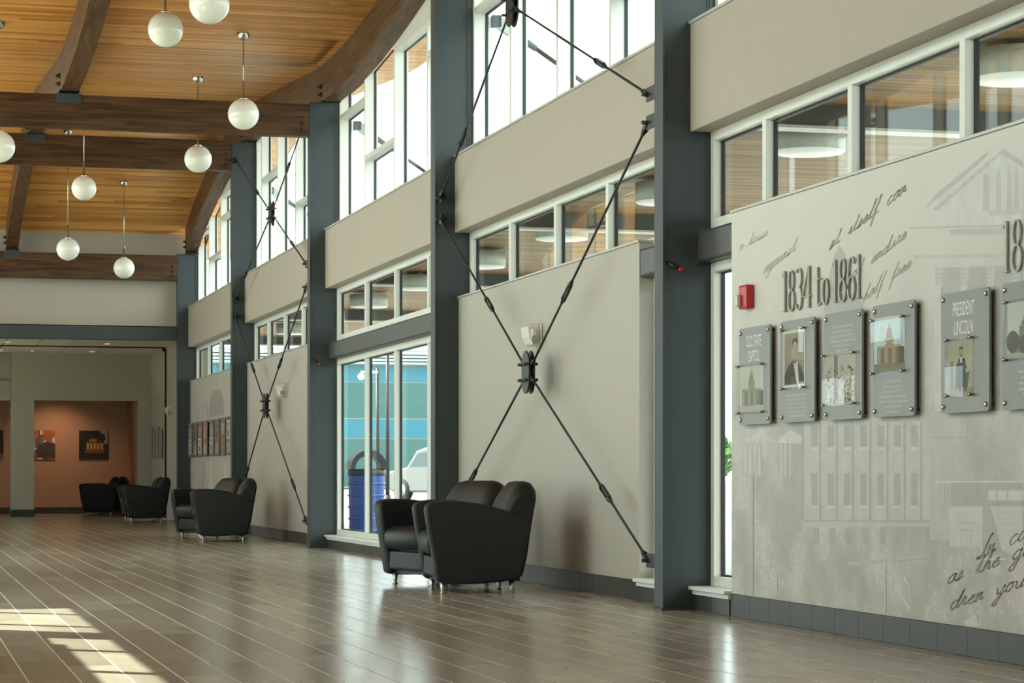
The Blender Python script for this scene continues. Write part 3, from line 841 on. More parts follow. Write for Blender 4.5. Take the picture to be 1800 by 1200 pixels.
# ------------------------------------------------------------------ black leather tub armchairs
def make_chair():
    e = empty('armchair', (0, 0, 0), 'x', 'armchair', 'black leather armchairs')
    arm = [(0.0, 0.60), (0.012, 0.63), (0.05, 0.652), (0.14, 0.66), (0.28, 0.656), (0.42, 0.638), (0.55, 0.603), (0.66, 0.555), (0.74, 0.51), (0.765, 0.46),
           (0.745, 0.36), (0.715, 0.22), (0.69, 0.12), (0.675, 0.105), (0.56, 0.085), (0.42, 0.072), (0.28, 0.068), (0.17, 0.072), (0.10, 0.082), (0.085, 0.10),
           (0.065, 0.22), (0.04, 0.36), (0.015, 0.50)]
    arm = [(d-0.40, z) for d, z in arm]
    for s in (-1, 1):
        o = MB().prism(arm, s*0.255, s*0.375, 'x').build('armrest', 'leather', e, local=True, bevel=0.028, seg=4)
        for p in o.data.polygons: p.use_smooth = True
        # piping seam along the outer side edge
    back = [(0.50, 0.34), (0.535, 0.48), (0.575, 0.60), (0.615, 0.695), (0.655, 0.755), (0.70, 0.79), (0.745, 0.80), (0.785, 0.785), (0.81, 0.745), (0.815, 0.69),
            (0.80, 0.60), (0.775, 0.45), (0.74, 0.27), (0.715, 0.16), (0.70, 0.12), (0.60, 0.11), (0.52, 0.12)]
    rings = []
    for k in range(17):
        u = -1 + 2*k/16.0
        x = 0.335*math.sin(u*math.pi/2) if False else 0.335*u
        edge = abs(u)
        drop = 0.0 if edge < 0.6 else 0.10*(1-math.sqrt(max(0, 1-((edge-0.6)/0.4)**2)))
        thin = 1.0 if edge < 0.8 else math.sqrt(max(0.05, 1-((edge-0.8)/0.2)**2))*0.35+0.65
        cy = 0.70
        ring = []
        for d, z in back:
            zz = z if z < 0.5 else z - drop*(z-0.5)/0.3
            dd = cy + (d-cy)*(thin if z > 0.3 else 1.0)
            ring.append((x, dd-0.40 - 0.02*(1-u*u)*(1 if d < 0.7 else 0)*(-1), zz))
        rings.append(ring)
    MB().loft(rings, smooth=True).build('backrest', 'leather', e, local=True)
    # seat cushion with a rolled front edge
    sp = [(-0.355, 0.30), (-0.372, 0.34), (-0.370, 0.39), (-0.345, 0.43), (-0.29, 0.45), (-0.10, 0.452), (0.16, 0.435), (0.16, 0.275), (-0.33, 0.272)]
    MB().prism(sp, -0.256, 0.256, 'x', smooth=True).build('seat_cushion', 'leather', e, local=True, bevel=0.02, seg=3)
    MB().box(-0.256, 0.256, -0.325, -0.26, 0.115, 0.262).build('front_apron', 'leather', e, local=True, bevel=0.02, seg=3)
    MB().box(-0.26, 0.26, -0.27, 0.30, 0.085, 0.275).build('seat_base', 'black', e, local=True)
    for sx, sy in ((-1, -1), (1, -1), (-1, 1), (1, 1)):
        l = MB()
        l.lathe([(0.0, 0.0), (0.022, 0.0), (0.022, 0.008), (0.012, 0.012), (0.014, 0.02), (0.024, 0.095), (0.0, 0.095)], (sx*0.27, sy*0.25-0.01, 0), 14)
        l.build('leg', 'brushed', e, local=True)
    return e
chair0 = make_chair()
spots = [((4.065, 16.56), -0.08, 'nearest black leather armchair, seen from its side before the beige panel'),
         ((4.086, 17.645), 0.30, 'black leather armchair behind the nearest one, seat and front visible'),
         ((4.045, 29.79), -0.08, 'black leather armchair seen side-on before the far braced panel, nearer of its pair'),
         ((4.05, 31.17), 0.30, 'black leather armchair with visible seat, farther of the pair by the far braced panel'),
         ((4.34, 41.92), -0.06, 'dark armchair by the end column, nearer of the pair beyond it'),
         ((4.36, 42.95), 0.0, 'dark armchair by the end column, farther of the pair, mostly hidden'),
         ((4.12, 49.30), -0.06, 'dark armchair in the terracotta alcove, nearer of its pair'),
         ((4.38, 50.45), -0.25, 'dark armchair in the terracotta alcove, farther of its pair, backrest showing')]
for i, ((x, y), phi, lab) in enumerate(spots):
    c = chair0 if i == 0 else copy_tree(chair0)
    c.location = (x, y, 0); c.rotation_euler = (0, 0, -math.pi/2 + phi); c['label'] = lab

# ------------------------------------------------------------------ printed wall, raised numerals, plaques
def on_wall(u, v, d, y0, z0, x=XP):
    """wall picture coordinates: u to the reader's right, v up, d out of the wall"""
    return (x-d, y0-u, z0+v)

def flat_print(name, polys, parent, x, m='print', step=0.00012, d0=0.0):
    """flat inked shapes, one print: polys = [([(y,z)..], (r,g,b))]"""
    vs, fs, cs = [], [], []
    for k, (pts, c) in enumerate(polys):
        o = len(vs); xx = x - d0 - step*k
        area = sum(pts[i][0]*pts[(i+1) % len(pts)][1]-pts[(i+1) % len(pts)][0]*pts[i][1] for i in range(len(pts)))
        if area > 0: pts = pts[::-1]
        vs += [(xx, p[0], p[1]) for p in pts]
        fs.append(tuple(range(o, o+len(pts)))); cs.append(c)
    off = OFF[parent.name]
    me = bpy.data.meshes.new(name)
    me.from_pydata([(p[0]-off.x, p[1]-off.y, p[2]-off.z) for p in vs], [], fs)
    ca = me.color_attributes.new('Col', 'FLOAT_COLOR', 'CORNER')
    i = 0
    for f, c in zip(fs, cs):
        for _ in f:
            ca.data[i].color = (c[0], c[1], c[2], 1); i += 1
    me.materials.append(M[m])
    o = bpy.data.objects.new(name, me); COL.objects.link(o); o.parent = parent; OFF[o.name] = off
    return o

MURAL=[([(12.145,1.143),(10.489,1.107),(10.489,0.62),(12.145,0.587)],0.7),
([(12.413,1.149),(12.145,1.143),(12.145,0.535),(12.413,0.529)],0.36),
([(12.145,1.137),(12.114,1.136),(12.114,0.594),(12.145,0.594)],0.3),
([(11.895,1.132),(11.864,1.131),(11.864,0.599),(11.895,0.599)],0.3),
([(11.663,1.127),(11.634,1.126),(11.634,0.604),(11.663,0.603)],0.3),
([(11.446,1.122),(11.417,1.121),(11.417,0.608),(11.446,0.607)],0.3),
([(11.217,1.117),(11.19,1.116),(11.19,0.612),(11.217,0.611)],0.3),
([(11.003,1.112),(10.976,1.112),(10.976,0.616),(11.003,0.616)],0.3),
([(10.792,1.108),(10.767,1.107),(10.767,0.62),(10.792,0.62)],0.3),
([(10.598,1.104),(10.573,1.103),(10.573,0.624),(10.598,0.623)],0.3),
([(12.007,1.118),(11.908,1.116),(11.908,0.997),(12.007,0.998)],0.34),
([(12.017,0.998),(11.898,0.997),(11.898,0.983),(12.017,0.984)],0.95),
([(12.007,0.855),(11.915,0.855),(11.915,0.679),(12.007,0.678)],0.33),
([(12.017,0.678),(11.905,0.679),(11.905,0.666),(12.017,0.665)],0.93),
([(11.979,0.558),(11.891,0.56),(11.891,0.474),(11.979,0.472)],0.36),
([(11.778,1.114),(11.683,1.112),(11.683,0.994),(11.778,0.995)],0.34),
([(11.788,0.995),(11.673,0.994),(11.673,0.98),(11.788,0.981)],0.95),
([(11.778,0.855),(11.689,0.855),(11.689,0.682),(11.778,0.681)],0.33),
([(11.788,0.681),(11.679,0.682),(11.679,0.67),(11.788,0.668)],0.93),
([(11.751,0.563),(11.666,0.565),(11.666,0.48),(11.751,0.478)],0.36),
([(11.55,1.109),(11.458,1.107),(11.458,0.992),(11.55,0.993)],0.34),
([(11.56,0.993),(11.449,0.992),(11.449,0.978),(11.56,0.979)],0.95),
([(11.55,0.855),(11.464,0.855),(11.464,0.685),(11.55,0.684)],0.33),
([(11.56,0.684),(11.455,0.685),(11.455,0.673),(11.56,0.671)],0.93),
([(11.525,0.568),(11.442,0.57),(11.442,0.487),(11.525,0.485)],0.36),
([(11.333,1.105),(11.244,1.103),(11.244,0.989),(11.333,0.99)],0.34),
([(11.343,0.991),(11.235,0.989),(11.235,0.976),(11.343,0.977)],0.95),
([(11.333,0.855),(11.251,0.855),(11.251,0.688),(11.333,0.687)],0.33),
([(11.343,0.687),(11.241,0.688),(11.241,0.676),(11.343,0.674)],0.93),
([(11.309,0.573),(11.229,0.575),(11.229,0.493),(11.309,0.491)],0.36),
([(11.112,1.1),(11.026,1.099),(11.026,0.987),(11.112,0.988)],0.34),
([(11.121,0.988),(11.017,0.987),(11.017,0.974),(11.121,0.975)],0.95),
([(11.112,0.855),(11.032,0.855),(11.032,0.691),(11.112,0.69)],0.33),
([(11.121,0.689),(11.023,0.691),(11.023,0.679),(11.121,0.677)],0.93),
([(11.088,0.578),(11.011,0.579),(11.011,0.499),(11.088,0.497)],0.36),
([(10.907,1.096),(10.824,1.094),(10.824,0.985),(10.907,0.986)],0.34),
([(10.915,0.986),(10.815,0.985),(10.815,0.972),(10.915,0.973)],0.95),
([(10.907,0.855),(10.829,0.855),(10.829,0.693),(10.907,0.692)],0.33),
([(10.915,0.692),(10.821,0.693),(10.821,0.682),(10.915,0.68)],0.93),
([(10.884,0.582),(10.809,0.584),(10.809,0.505),(10.884,0.503)],0.36),
([(10.705,1.092),(10.625,1.09),(10.625,0.983),(10.705,0.983)],0.34),
([(10.714,0.984),(10.617,0.982),(10.617,0.97),(10.714,0.971)],0.95),
([(10.705,0.855),(10.63,0.855),(10.63,0.696),(10.705,0.695)],0.33),
([(10.714,0.695),(10.622,0.696),(10.622,0.684),(10.714,0.683)],0.93),
([(10.683,0.587),(10.611,0.588),(10.611,0.511),(10.683,0.509)],0.36),
([(12.145,0.598),(10.489,0.629),(10.489,0.621),(12.145,0.589)],0.38),
([(12.145,0.581),(10.489,0.614),(10.489,0.597),(12.145,0.561)],0.72),
([(13.101,1.045),(12.826,1.09),(12.523,1.035)],0.8),
([(13.081,1.031),(12.768,1.027),(12.768,0.835),(13.081,0.835)],0.52),
([(13.053,1.017),(13.017,1.016),(13.017,0.849),(13.053,0.849)],0.76),
([(12.974,1.016),(12.938,1.015),(12.938,0.849),(12.974,0.849)],0.76),
([(12.895,1.015),(12.86,1.014),(12.86,0.849),(12.895,0.849)],0.76),
([(12.818,1.014),(12.783,1.013),(12.783,0.849),(12.818,0.849)],0.76),
([(12.505,1.037),(12.323,1.101),(12.145,1.058),(12.145,1.019),(12.505,1.024)],0.85),
([(12.468,1.016),(12.442,1.016),(12.442,0.836),(12.468,0.836)],0.8),
([(12.406,1.016),(12.38,1.015),(12.38,0.836),(12.406,0.836)],0.8),
([(12.333,1.015),(12.308,1.015),(12.308,0.836),(12.333,0.836)],0.8),
([(10.489,1.147),(10.086,1.137),(10.086,0.539),(10.489,0.528)],0.6),
([(10.489,1.033),(10.086,1.026),(10.086,1.015),(10.489,1.021)],0.45),
([(10.435,0.817),(9.515,0.82),(9.515,0.811),(10.435,0.808)],0.95),
([(10.382,0.801),(10.367,0.801),(10.367,0.736),(10.382,0.735)],0.4),
([(10.33,0.802),(10.314,0.802),(10.314,0.736),(10.33,0.736)],0.4),
([(10.286,0.802),(10.27,0.802),(10.27,0.737),(10.286,0.736)],0.4),
([(10.252,0.81),(9.515,0.812),(9.515,0.707),(10.252,0.697)],0.33),
([(10.265,0.697),(9.918,0.702),(9.918,0.516),(10.265,0.506)],0.84),
([(9.918,0.707),(9.734,0.71),(9.734,0.484),(9.918,0.478)],0.34),
([(10.175,0.626),(9.987,0.629),(9.987,0.618),(10.175,0.615)],0.6),
([(10.157,0.59),(10.017,0.594),(10.017,0.585),(10.157,0.582)],0.52),
([(10.15,0.582),(10.132,0.582),(10.132,0.488),(10.15,0.487)],0.6),
([(10.042,0.584),(10.024,0.585),(10.024,0.491),(10.042,0.49)],0.6),
([(10.157,0.492),(10.012,0.497),(10.012,0.49),(10.157,0.486)],0.55),
([(9.841,0.703),(9.515,0.707),(9.515,0.47),(9.722,0.506),(9.793,0.633)],0.8),
([(9.77,0.677),(9.515,0.681),(9.515,0.677),(9.77,0.673)],0.66),
([(9.77,0.65),(9.515,0.654),(9.515,0.65),(9.77,0.646)],0.66),
([(9.77,0.623),(9.515,0.628),(9.515,0.624),(9.77,0.619)],0.66),
([(9.77,0.596),(9.515,0.602),(9.515,0.598),(9.77,0.592)],0.66),
([(9.77,0.569),(9.515,0.576),(9.515,0.571),(9.77,0.565)],0.66),
([(9.77,0.542),(9.515,0.549),(9.515,0.545),(9.77,0.538)],0.66),
([(9.853,0.775),(9.515,0.778),(9.515,0.733),(9.853,0.73)],0.9),
([(9.781,0.776),(9.765,0.776),(9.765,0.729),(9.781,0.728)],0.45),
([(9.676,0.78),(9.657,0.78),(9.657,0.73),(9.676,0.73)],0.45),
([(9.914,0.462),(9.676,0.47),(9.676,0.463),(9.914,0.454)],0.98),
([(11.764,1.894),(11.731,1.943),(11.675,2.02),(11.609,2.063),(11.544,2.013),(11.479,1.947),(11.457,1.874),(11.447,1.801),(11.309,1.737),(11.288,1.706),(11.821,1.716),(11.825,1.743),(11.764,1.79)],0.42),
([(11.731,1.818),(11.457,1.81),(11.457,1.8),(11.731,1.808)],0.75),
([(11.278,1.58),(11.144,1.548),(11.144,1.474),(11.278,1.514)],0.36),
([(10.537,2.141),(9.725,2.325),(9.515,2.226),(9.515,1.959),(10.358,2.042)],0.88),
([(10.55,2.14),(10.434,2.193),(9.851,2.332),(9.874,2.309),(10.37,2.177)],0.5),
([(10.459,2.127),(9.748,2.308),(9.714,2.324),(9.515,2.236),(9.515,2.209),(9.723,2.299),(10.408,2.113)],0.48),
([(10.421,2.142),(10.375,2.153),(10.365,2.145),(10.411,2.134)],0.72),
([(10.337,2.162),(10.292,2.172),(10.282,2.164),(10.327,2.153)],0.72),
([(10.255,2.181),(10.211,2.191),(10.201,2.183),(10.245,2.173)],0.72),
([(10.174,2.2),(10.13,2.21),(10.12,2.202),(10.164,2.192)],0.72),
([(10.094,2.219),(10.05,2.229),(10.041,2.221),(10.084,2.211)],0.72),
([(10.015,2.237),(9.972,2.247),(9.963,2.239),(10.005,2.229)],0.72),
([(9.937,2.255),(9.895,2.265),(9.885,2.257),(9.927,2.247)],0.72),
([(9.86,2.273),(9.818,2.283),(9.809,2.275),(9.851,2.266)],0.72),
([(9.784,2.291),(9.743,2.301),(9.734,2.293),(9.775,2.283)],0.72),
([(9.909,2.224),(9.88,2.228),(9.851,2.207),(9.845,2.055),(9.916,2.06)],0.58),
([(9.776,2.208),(9.753,2.246),(9.731,2.192),(9.726,2.042),(9.783,2.046)],0.58),
([(9.669,2.195),(9.65,2.233),(9.631,2.18),(9.627,2.031),(9.676,2.034)],0.58),
([(9.597,2.186),(9.577,2.224),(9.557,2.171),(9.553,2.023),(9.603,2.026)],0.58),
([(9.851,2.053),(9.515,2.024),(9.515,2.002),(9.851,2.03)],0.66),
([(10.722,2.069),(9.691,1.974),(9.515,1.959),(9.515,1.949),(10.722,2.06)],0.5),
([(10.27,2.012),(9.703,1.96),(9.515,1.943),(9.515,1.911),(10.258,1.986)],0.52),
([(10.664,1.925),(9.522,1.831),(9.522,1.815),(10.664,1.908)],0.6),
([(10.356,1.837),(9.515,1.778),(9.515,1.194),(10.356,1.221)],0.36),
([(10.433,1.847),(10.336,1.84),(10.348,1.746),(10.421,1.75)],0.66),
([(10.429,1.751),(10.36,1.747),(10.36,1.152),(10.429,1.149)],0.82),
([(10.425,1.837),(10.344,1.831),(10.352,1.826),(10.417,1.83)],0.44),
([(10.425,1.816),(10.344,1.811),(10.352,1.805),(10.417,1.809)],0.44),
([(10.425,1.796),(10.344,1.79),(10.352,1.785),(10.417,1.788)],0.44),
([(10.425,1.775),(10.344,1.769),(10.352,1.764),(10.417,1.767)],0.44),
([(10.15,1.822),(10.058,1.816),(10.07,1.725),(10.139,1.728)],0.66),
([(10.146,1.729),(10.081,1.726),(10.081,1.145),(10.146,1.142)],0.82),
([(10.143,1.813),(10.066,1.808),(10.074,1.802),(10.135,1.806)],0.44),
([(10.143,1.793),(10.066,1.788),(10.074,1.782),(10.135,1.786)],0.44),
([(10.143,1.773),(10.066,1.767),(10.074,1.762),(10.135,1.765)],0.44),
([(10.143,1.752),(10.066,1.747),(10.074,1.742),(10.135,1.745)],0.44),
([(9.881,1.8),(9.793,1.794),(9.804,1.704),(9.87,1.708)],0.66),
([(9.877,1.708),(9.815,1.705),(9.815,1.138),(9.877,1.135)],0.82),
([(9.874,1.791),(9.801,1.785),(9.808,1.78),(9.866,1.783)],0.44),
([(9.874,1.771),(9.801,1.766),(9.808,1.76),(9.866,1.764)],0.44),
([(9.874,1.751),(9.801,1.746),(9.808,1.741),(9.866,1.744)],0.44),
([(9.874,1.731),(9.801,1.726),(9.808,1.721),(9.866,1.724)],0.44),
([(9.622,1.778),(9.539,1.772),(9.549,1.685),(9.612,1.688)],0.66),
([(9.619,1.688),(9.56,1.685),(9.56,1.131),(9.619,1.129)],0.82),
([(9.615,1.769),(9.546,1.764),(9.553,1.759),(9.608,1.762)],0.44),
([(9.615,1.75),(9.546,1.745),(9.553,1.74),(9.608,1.742)],0.44),
([(9.615,1.73),(9.546,1.725),(9.553,1.72),(9.608,1.723)],0.44),
([(9.615,1.711),(9.546,1.706),(9.553,1.701),(9.608,1.704)],0.44),
([(12.931,0.835),(12.899,0.835),(12.899,0.144),(12.931,0.142)],0.4),
([(12.531,0.284),(12.512,0.284),(12.512,0.163),(12.531,0.162)],0.85),
([(11.02,0.393),(11.005,0.394),(11.005,0.142),(11.02,0.142)],0.85),
([(10.807,0.354),(10.778,0.35),(10.694,0.289),(10.722,0.293)],0.95),
([(10.878,0.274),(10.849,0.264),(10.708,0.195),(10.728,0.176)],0.95),
([(11.496,0.388),(10.502,0.459),(10.489,0.445),(11.48,0.37)],0.62),
([(10.112,0.161),(9.987,0.201),(9.95,0.149),(10.086,0.142)],1.0)]

g0, g1 = srgb(162, 163, 157), srgb(210, 211, 204)
lerp3 = lambda t: tuple(g0[i]+(g1[i]-g0[i])*t for i in range(3))
mu = empty('printed_mural', (XP, 10.6, Z_B), 'pale grey wall print of historic buildings, crowd and handwriting', 'mural')
MB().box(XP-0.003, XP-0.0002, 7.9, 13.27, Z_B+0.003, Z_P-0.002).build('paper', 'mural', mu)
flat_print('printed_buildings', [(p, lerp3(min(1, s)*1.15-0.12)) for p, s in MURAL], mu, XP-0.0032, step=0.000012)['kind'] = 'stuff'

# single-stroke cursive letters (x-height 1)
HW = {'a': [(.75,.9),(.4,1),(.05,.55),(.3,0),(.7,.45),(.78,1),(.75,.25),(1.05,.15)], 'g': [(.75,.9),(.4,1),(.05,.55),(.3,.05),(.7,.5),(.78,1),(.65,-.9),(.2,-1.1),(.3,-.5),(1.1,.25)],
      'i': [(.05,.2),(.35,1),(.3,.2),(.7,.2)], 'n': [(0,.6),(.15,1),(.12,0),(.4,.9),(.6,.85),(.6,.15),(1,.25)], 's': [(0,.1),(.35,1.05),(.5,.45),(.25,0),(.0,.15),(.8,.25)],
      't': [(0,.2),(.45,2),(.35,.2),(.85,.2)], 'e': [(.05,.4),(.6,.7),(.4,1),(.08,.5),(.35,0),(.85,.3)], 'l': [(0,.2),(.55,2),(.35,2.2),(.2,.2),(.7,.2)],
      'f': [(0,.2),(.6,2),(.4,2.2),(.1,-.9),(.3,-.9),(.35,.1),(.8,.3)], 'c': [(.65,.85),(.35,1),(.05,.5),(.3,0),(.85,.3)], 'o': [(.5,.95),(.2,.95),(.05,.4),(.3,0),(.65,.5),(.5,.98),(1,.85)],
      'd': [(.7,.85),(.35,1),(.05,.5),(.3,0),(.7,.5),(.95,2.1),(.75,.2),(1.1,.2)], 'u': [(0,.9),(.1,.2),(.45,.15),(.65,1),(.65,.15),(1,.25)], 'r': [(0,.2),(.25,1.1),(.5,.9),(.45,.15),(.85,.25)],
      'h': [(0,.2),(.5,2),(.3,2.1),(.1,0),(.4,.9),(.6,.7),(.6,.1),(.95,.25)], 'v': [(0,.8),(.15,.9),(.3,0),(.65,1),(.95,.85)], 'y': [(0,.9),(.15,.2),(.45,.2),(.7,1),(.5,-.9),(.1,-1.1),(.25,-.5),(1,.3)],
      'b': [(0,.2),(.45,2.1),(.3,2.1),(.1,.1),(.45,.1),(.6,.8),(.9,.8)], 'm': [(0,.6),(.12,1),(.1,0),(.35,.95),(.5,.1),(.75,.95),(.95,.2),(1.25,.25)], 'w': [(0,.9),(.12,.1),(.4,.2),(.5,.9),(.65,.1),(.95,.9),(1.2,.85)],
      'I': [(.1,.3),(.0,.05),(.35,.2),(.8,2.0),(.95,2.2),(.7,2.0),(.55,.3),(.2,.0)]}
def smooth_line(p, k=6):
    out = []
    for i in range(len(p)-1):
        a, b, c, d = p[max(i-1,0)], p[i], p[i+1], p[min(i+2,len(p)-1)]
        for j in range(k):
            t = j/k
            out.append(tuple(0.5*((2*b[q])+(-a[q]+c[q])*t+(2*a[q]-5*b[q]+4*c[q]-d[q])*t*t+(-a[q]+3*b[q]-3*c[q]+d[q])*t**3) for q in (0, 1)))
    out.append(p[-1]); return out
def ribbon_polys(line, wd):
    polys = []
    for a, b in zip(line[:-1], line[1:]):
        dx, dy = b[0]-a[0], b[1]-a[1]; l = math.hypot(dx, dy) or 1e-6
        nx, ny = -dy/l*wd/2, dx/l*wd/2
        ex, ey = dx/l*wd*0.3, dy/l*wd*0.3
        polys.append([(a[0]-nx-ex,a[1]-ny-ey),(b[0]-nx+ex,b[1]-ny+ey),(b[0]+nx+ex,b[1]+ny+ey),(a[0]+nx-ex,a[1]+ny-ey)])
    return polys
def handwriting(text, y0, z0, size, slope, wd, m, parent, x=XP-0.0060, slant=0.45, hs=2.7):
    mb = MB(); u = 0.0
    ca, sa = math.cos(slope), math.sin(slope)
    for ch in text:
        if ch == ' ': u += 1.3; continue
        L_ = smooth_line(HW[ch])
        pts = [((u+p[0]+slant*p[1])*size*hs, p[1]*size) for p in L_]
        pts = [(p[0]*ca-p[1]*sa, p[0]*sa+p[1]*ca) for p in pts]
        for q in ribbon_polys(pts, wd):
            o = len(mb.v)
            mb.add([(x, y0-p[0], z0+p[1]) for p in q], [(0,1,2,3)])
        u += max(p[0] for p in HW[ch])*0.98
    tag(mb.build('handwriting', m, parent), kind='stuff')
handwriting('a house', 13.15, 2.17, 0.026, 0.10, 0.003, 'ink_faint', mu)
handwriting('against', 12.75, 2.00, 0.030, 0.18, 0.0035, 'ink_faint', mu)
handwriting('cannot endure', 11.75, 1.80, 0.030, 0.22, 0.004, 'ink_faint', mu)
handwriting('half free', 11.30, 1.74, 0.028, 0.22, 0.0035, 'ink_faint', mu)
handwriting('st itself can', 11.75, 2.05, 0.032, 0.20, 0.005, 'ink_grey', mu)
handwriting('In con', 9.98, 0.455, 0.038, 0.22, 0.0055, 'ink_grey', mu)
handwriting('as the gov', 10.30, 0.325, 0.036, 0.20, 0.0055, 'ink_grey', mu)
handwriting('dren you', 10.27, 0.205, 0.036, 0.19, 0.0055, 'ink_grey', mu)

# raised numerals: outline strokes with a pale inner line
def arc(cx, cy, rx, ry, a0, a1, n=20): return [(cx+rx*math.cos(math.radians(a0+(a1-a0)*i/n)), cy+ry*math.sin(math.radians(a0+(a1-a0)*i/n))) for i in range(n+1)]
GL = {'1': (0.30, [([(.15,0),(.15,1)], .10), ([(.04,.88),(.15,1)], .05), ([(.03,.02),(.27,.02)], .045)]),
      '8': (0.44, [(arc(.22,.74,.13,.24,0,360), .075), (arc(.22,.25,.16,.25,0,360), .085)]),
      '3': (0.42, [(arc(.19,.76,.15,.23,140,-70), .08), (arc(.19,.27,.17,.27,75,-150), .085), ([(.19,.53),(.26,.53)], .05)]),
      '4': (0.50, [([(.34,0),(.34,1)], .10), ([(.33,.98),(.02,.30)], .05), ([(.0,.28),(.49,.28)], .07), ([(.24,.02),(.44,.02)], .045)]),
      '6': (0.43, [(arc(.22,.27,.16,.27,0,360), .08), ([(.06,.27),(.07,.6),(.13,.88),(.22,.98),(.33,.93),(.35,.82)], .075)]),
      't': (0.36, [([(.15,.92),(.15,.12),(.20,.03),(.32,.06)], .09), ([(.0,.64),(.34,.64)], .075)]),
      'o': (0.40, [(arc(.20,.31,.14,.30,0,360), .085)])}
def numerals(text, y0, z0, hgt, parent, x=XP, k=1.0):
    u = 0.0
    for ch in text:
        if ch == ' ': u += 0.16; continue
        wd, strokes = GL[ch]
        for nm, f, d0, d1, m in (('letter', 1.0, 0.0080, 0.017, 'numeral'), ('letter_inline', 0.34, 0.0172, 0.0177, 'numeral_inline')):
            mb = MB()
            for line, sw in strokes:
                L_ = smooth_line(line, 4) if 2 < len(line) < 12 else line
                n = len(L_); closed = n > 4 and math.hypot(L_[0][0]-L_[-1][0], L_[0][1]-L_[-1][1]) < 1e-6
                if nm != 'letter' and sw < 0.07: continue
                rings = []
                for i in range(n):
                    a = L_[i-1] if i > 0 else (L_[-2] if closed else L_[0]); b = L_[(i+1)] if i < n-1 else (L_[1] if closed else L_[-1])
                    dx, dy = b[0]-a[0], b[1]-a[1]; l = math.hypot(dx, dy) or 1e-6
                    wv = sw*f*0.78*(0.42+0.58*abs(dy)/l) * (1 if n > 2 else (1.0))
                    nx, ny = -dy/l*wv/2, dx/l*wv/2
                    p = L_[i]
                    A = ((u+p[0]-nx)*hgt*k, (p[1]-ny)*hgt); B = ((u+p[0]+nx)*hgt*k, (p[1]+ny)*hgt)
                    rings.append([on_wall(A[0],A[1],d0,y0,z0,x), on_wall(B[0],B[1],d0,y0,z0,x), on_wall(B[0],B[1],d1,y0,z0,x), on_wall(A[0],A[1],d1,y0,z0,x)])
                mb.loft(rings, smooth=False, caps=not closed)
            if mb.f:
                pr = parent if nm == 'letter' else lt
                lt_ = mb.build(nm, m, pr)
                if nm == 'letter': lt = lt_
        u += wd
    return u
def nw(text): return sum(.16 if c == ' ' else GL[c][0] for c in text)
e = empty('raised_date', (XP, 11.85, 1.76), 'raised grey metal date reading 1834 to 1861 on the printed wall', 'lettering')
numerals('1834 to 1861', 12.42, 1.76, 0.228, e, k=1.125/(0.228*nw('1834 to 1861')))
e = empty('raised_date', (XP, 9.3, 1.755), 'raised grey numerals starting 18, cut by the right picture edge', 'lettering')
numerals('18', 9.70, 1.755, 0.232, e, k=1.15)

def text_mesh(body, size, sx, parent, loc, m='ink_white', align='CENTER', space=1.0, x=None):
    cu = bpy.data.curves.new('lettering', 'FONT'); cu.body = body; cu.size = size; cu.align_x = align; cu.space_line = space; cu.resolution_u = 3
    ob = bpy.data.objects.new('tmp_text', cu); COL.objects.link(ob)
    bpy.context.view_layer.update()
    me = bpy.data.meshes.new_from_object(ob.evaluated_get(bpy.context.evaluated_depsgraph_get()))
    bpy.data.objects.remove(ob, do_unlink=True); bpy.data.curves.remove(cu)
    off = OFF[parent.name]
    for v in me.vertices:
        u, vv = v.co.x*sx, v.co.y
        v.co = Vector((loc[0], loc[1]-u, loc[2]+vv)) - off
    me.materials.clear(); me.materials.append(M[m])
    me.name = 'lettering'
    o = bpy.data.objects.new('lettering', me); COL.objects.link(o); o.parent = parent; OFF[o.name] = off
    return o

# pictures printed on the plaques, in unit coordinates
def P_(pts, c): return (pts, srgb(*c)[:3])
def oval(cx, cy, rx, ry, n=20): return [(cx+rx*math.cos(2*math.pi*i/n), cy+ry*math.sin(2*math.pi*i/n)) for i in range(n)]
def rect(a, b, c, d): return [(a,b),(c,b),(c,d),(a,d)]
rnd = random.Random(3)
def pic_capitol(sepia=False):
    sky, stone, dark, gnd = ((205,207,196),(150,146,130),(104,100,88),(186,184,172)) if not sepia else ((190,210,214),(150,124,90),(96,78,58),(120,118,86))
    q = [P_(rect(0,0,1,1), sky), P_(rect(0,0,1,.16), gnd), P_(rect(.10,.14,.88,.50), stone), P_(rect(.80,.14,.98,.46), dark), P_([(.34,.50),(.50,.60),(.66,.50)], stone),
         P_(rect(.36,.56,.64,.66), stone), P_(rect(.41,.66,.59,.76), dark), P_(oval(.50,.76,.085,.09), stone if not sepia else (176,96,70)), P_([(.48,.84),(.50,.96),(.52,.84)], dark)]
    for k in range(6): q.append(P_(rect(.14+.12*k,.16,.18+.12*k,.45), dark if k % 2 else (176,172,156)))
    for k in range(10):
        x = rnd.uniform(.0, .95); q.append(P_([(x,.5),(x+.012,.5),(x+.07*rnd.uniform(-1,1),.95)], (170,160,140) if not sepia else (150,150,130)))
    return q
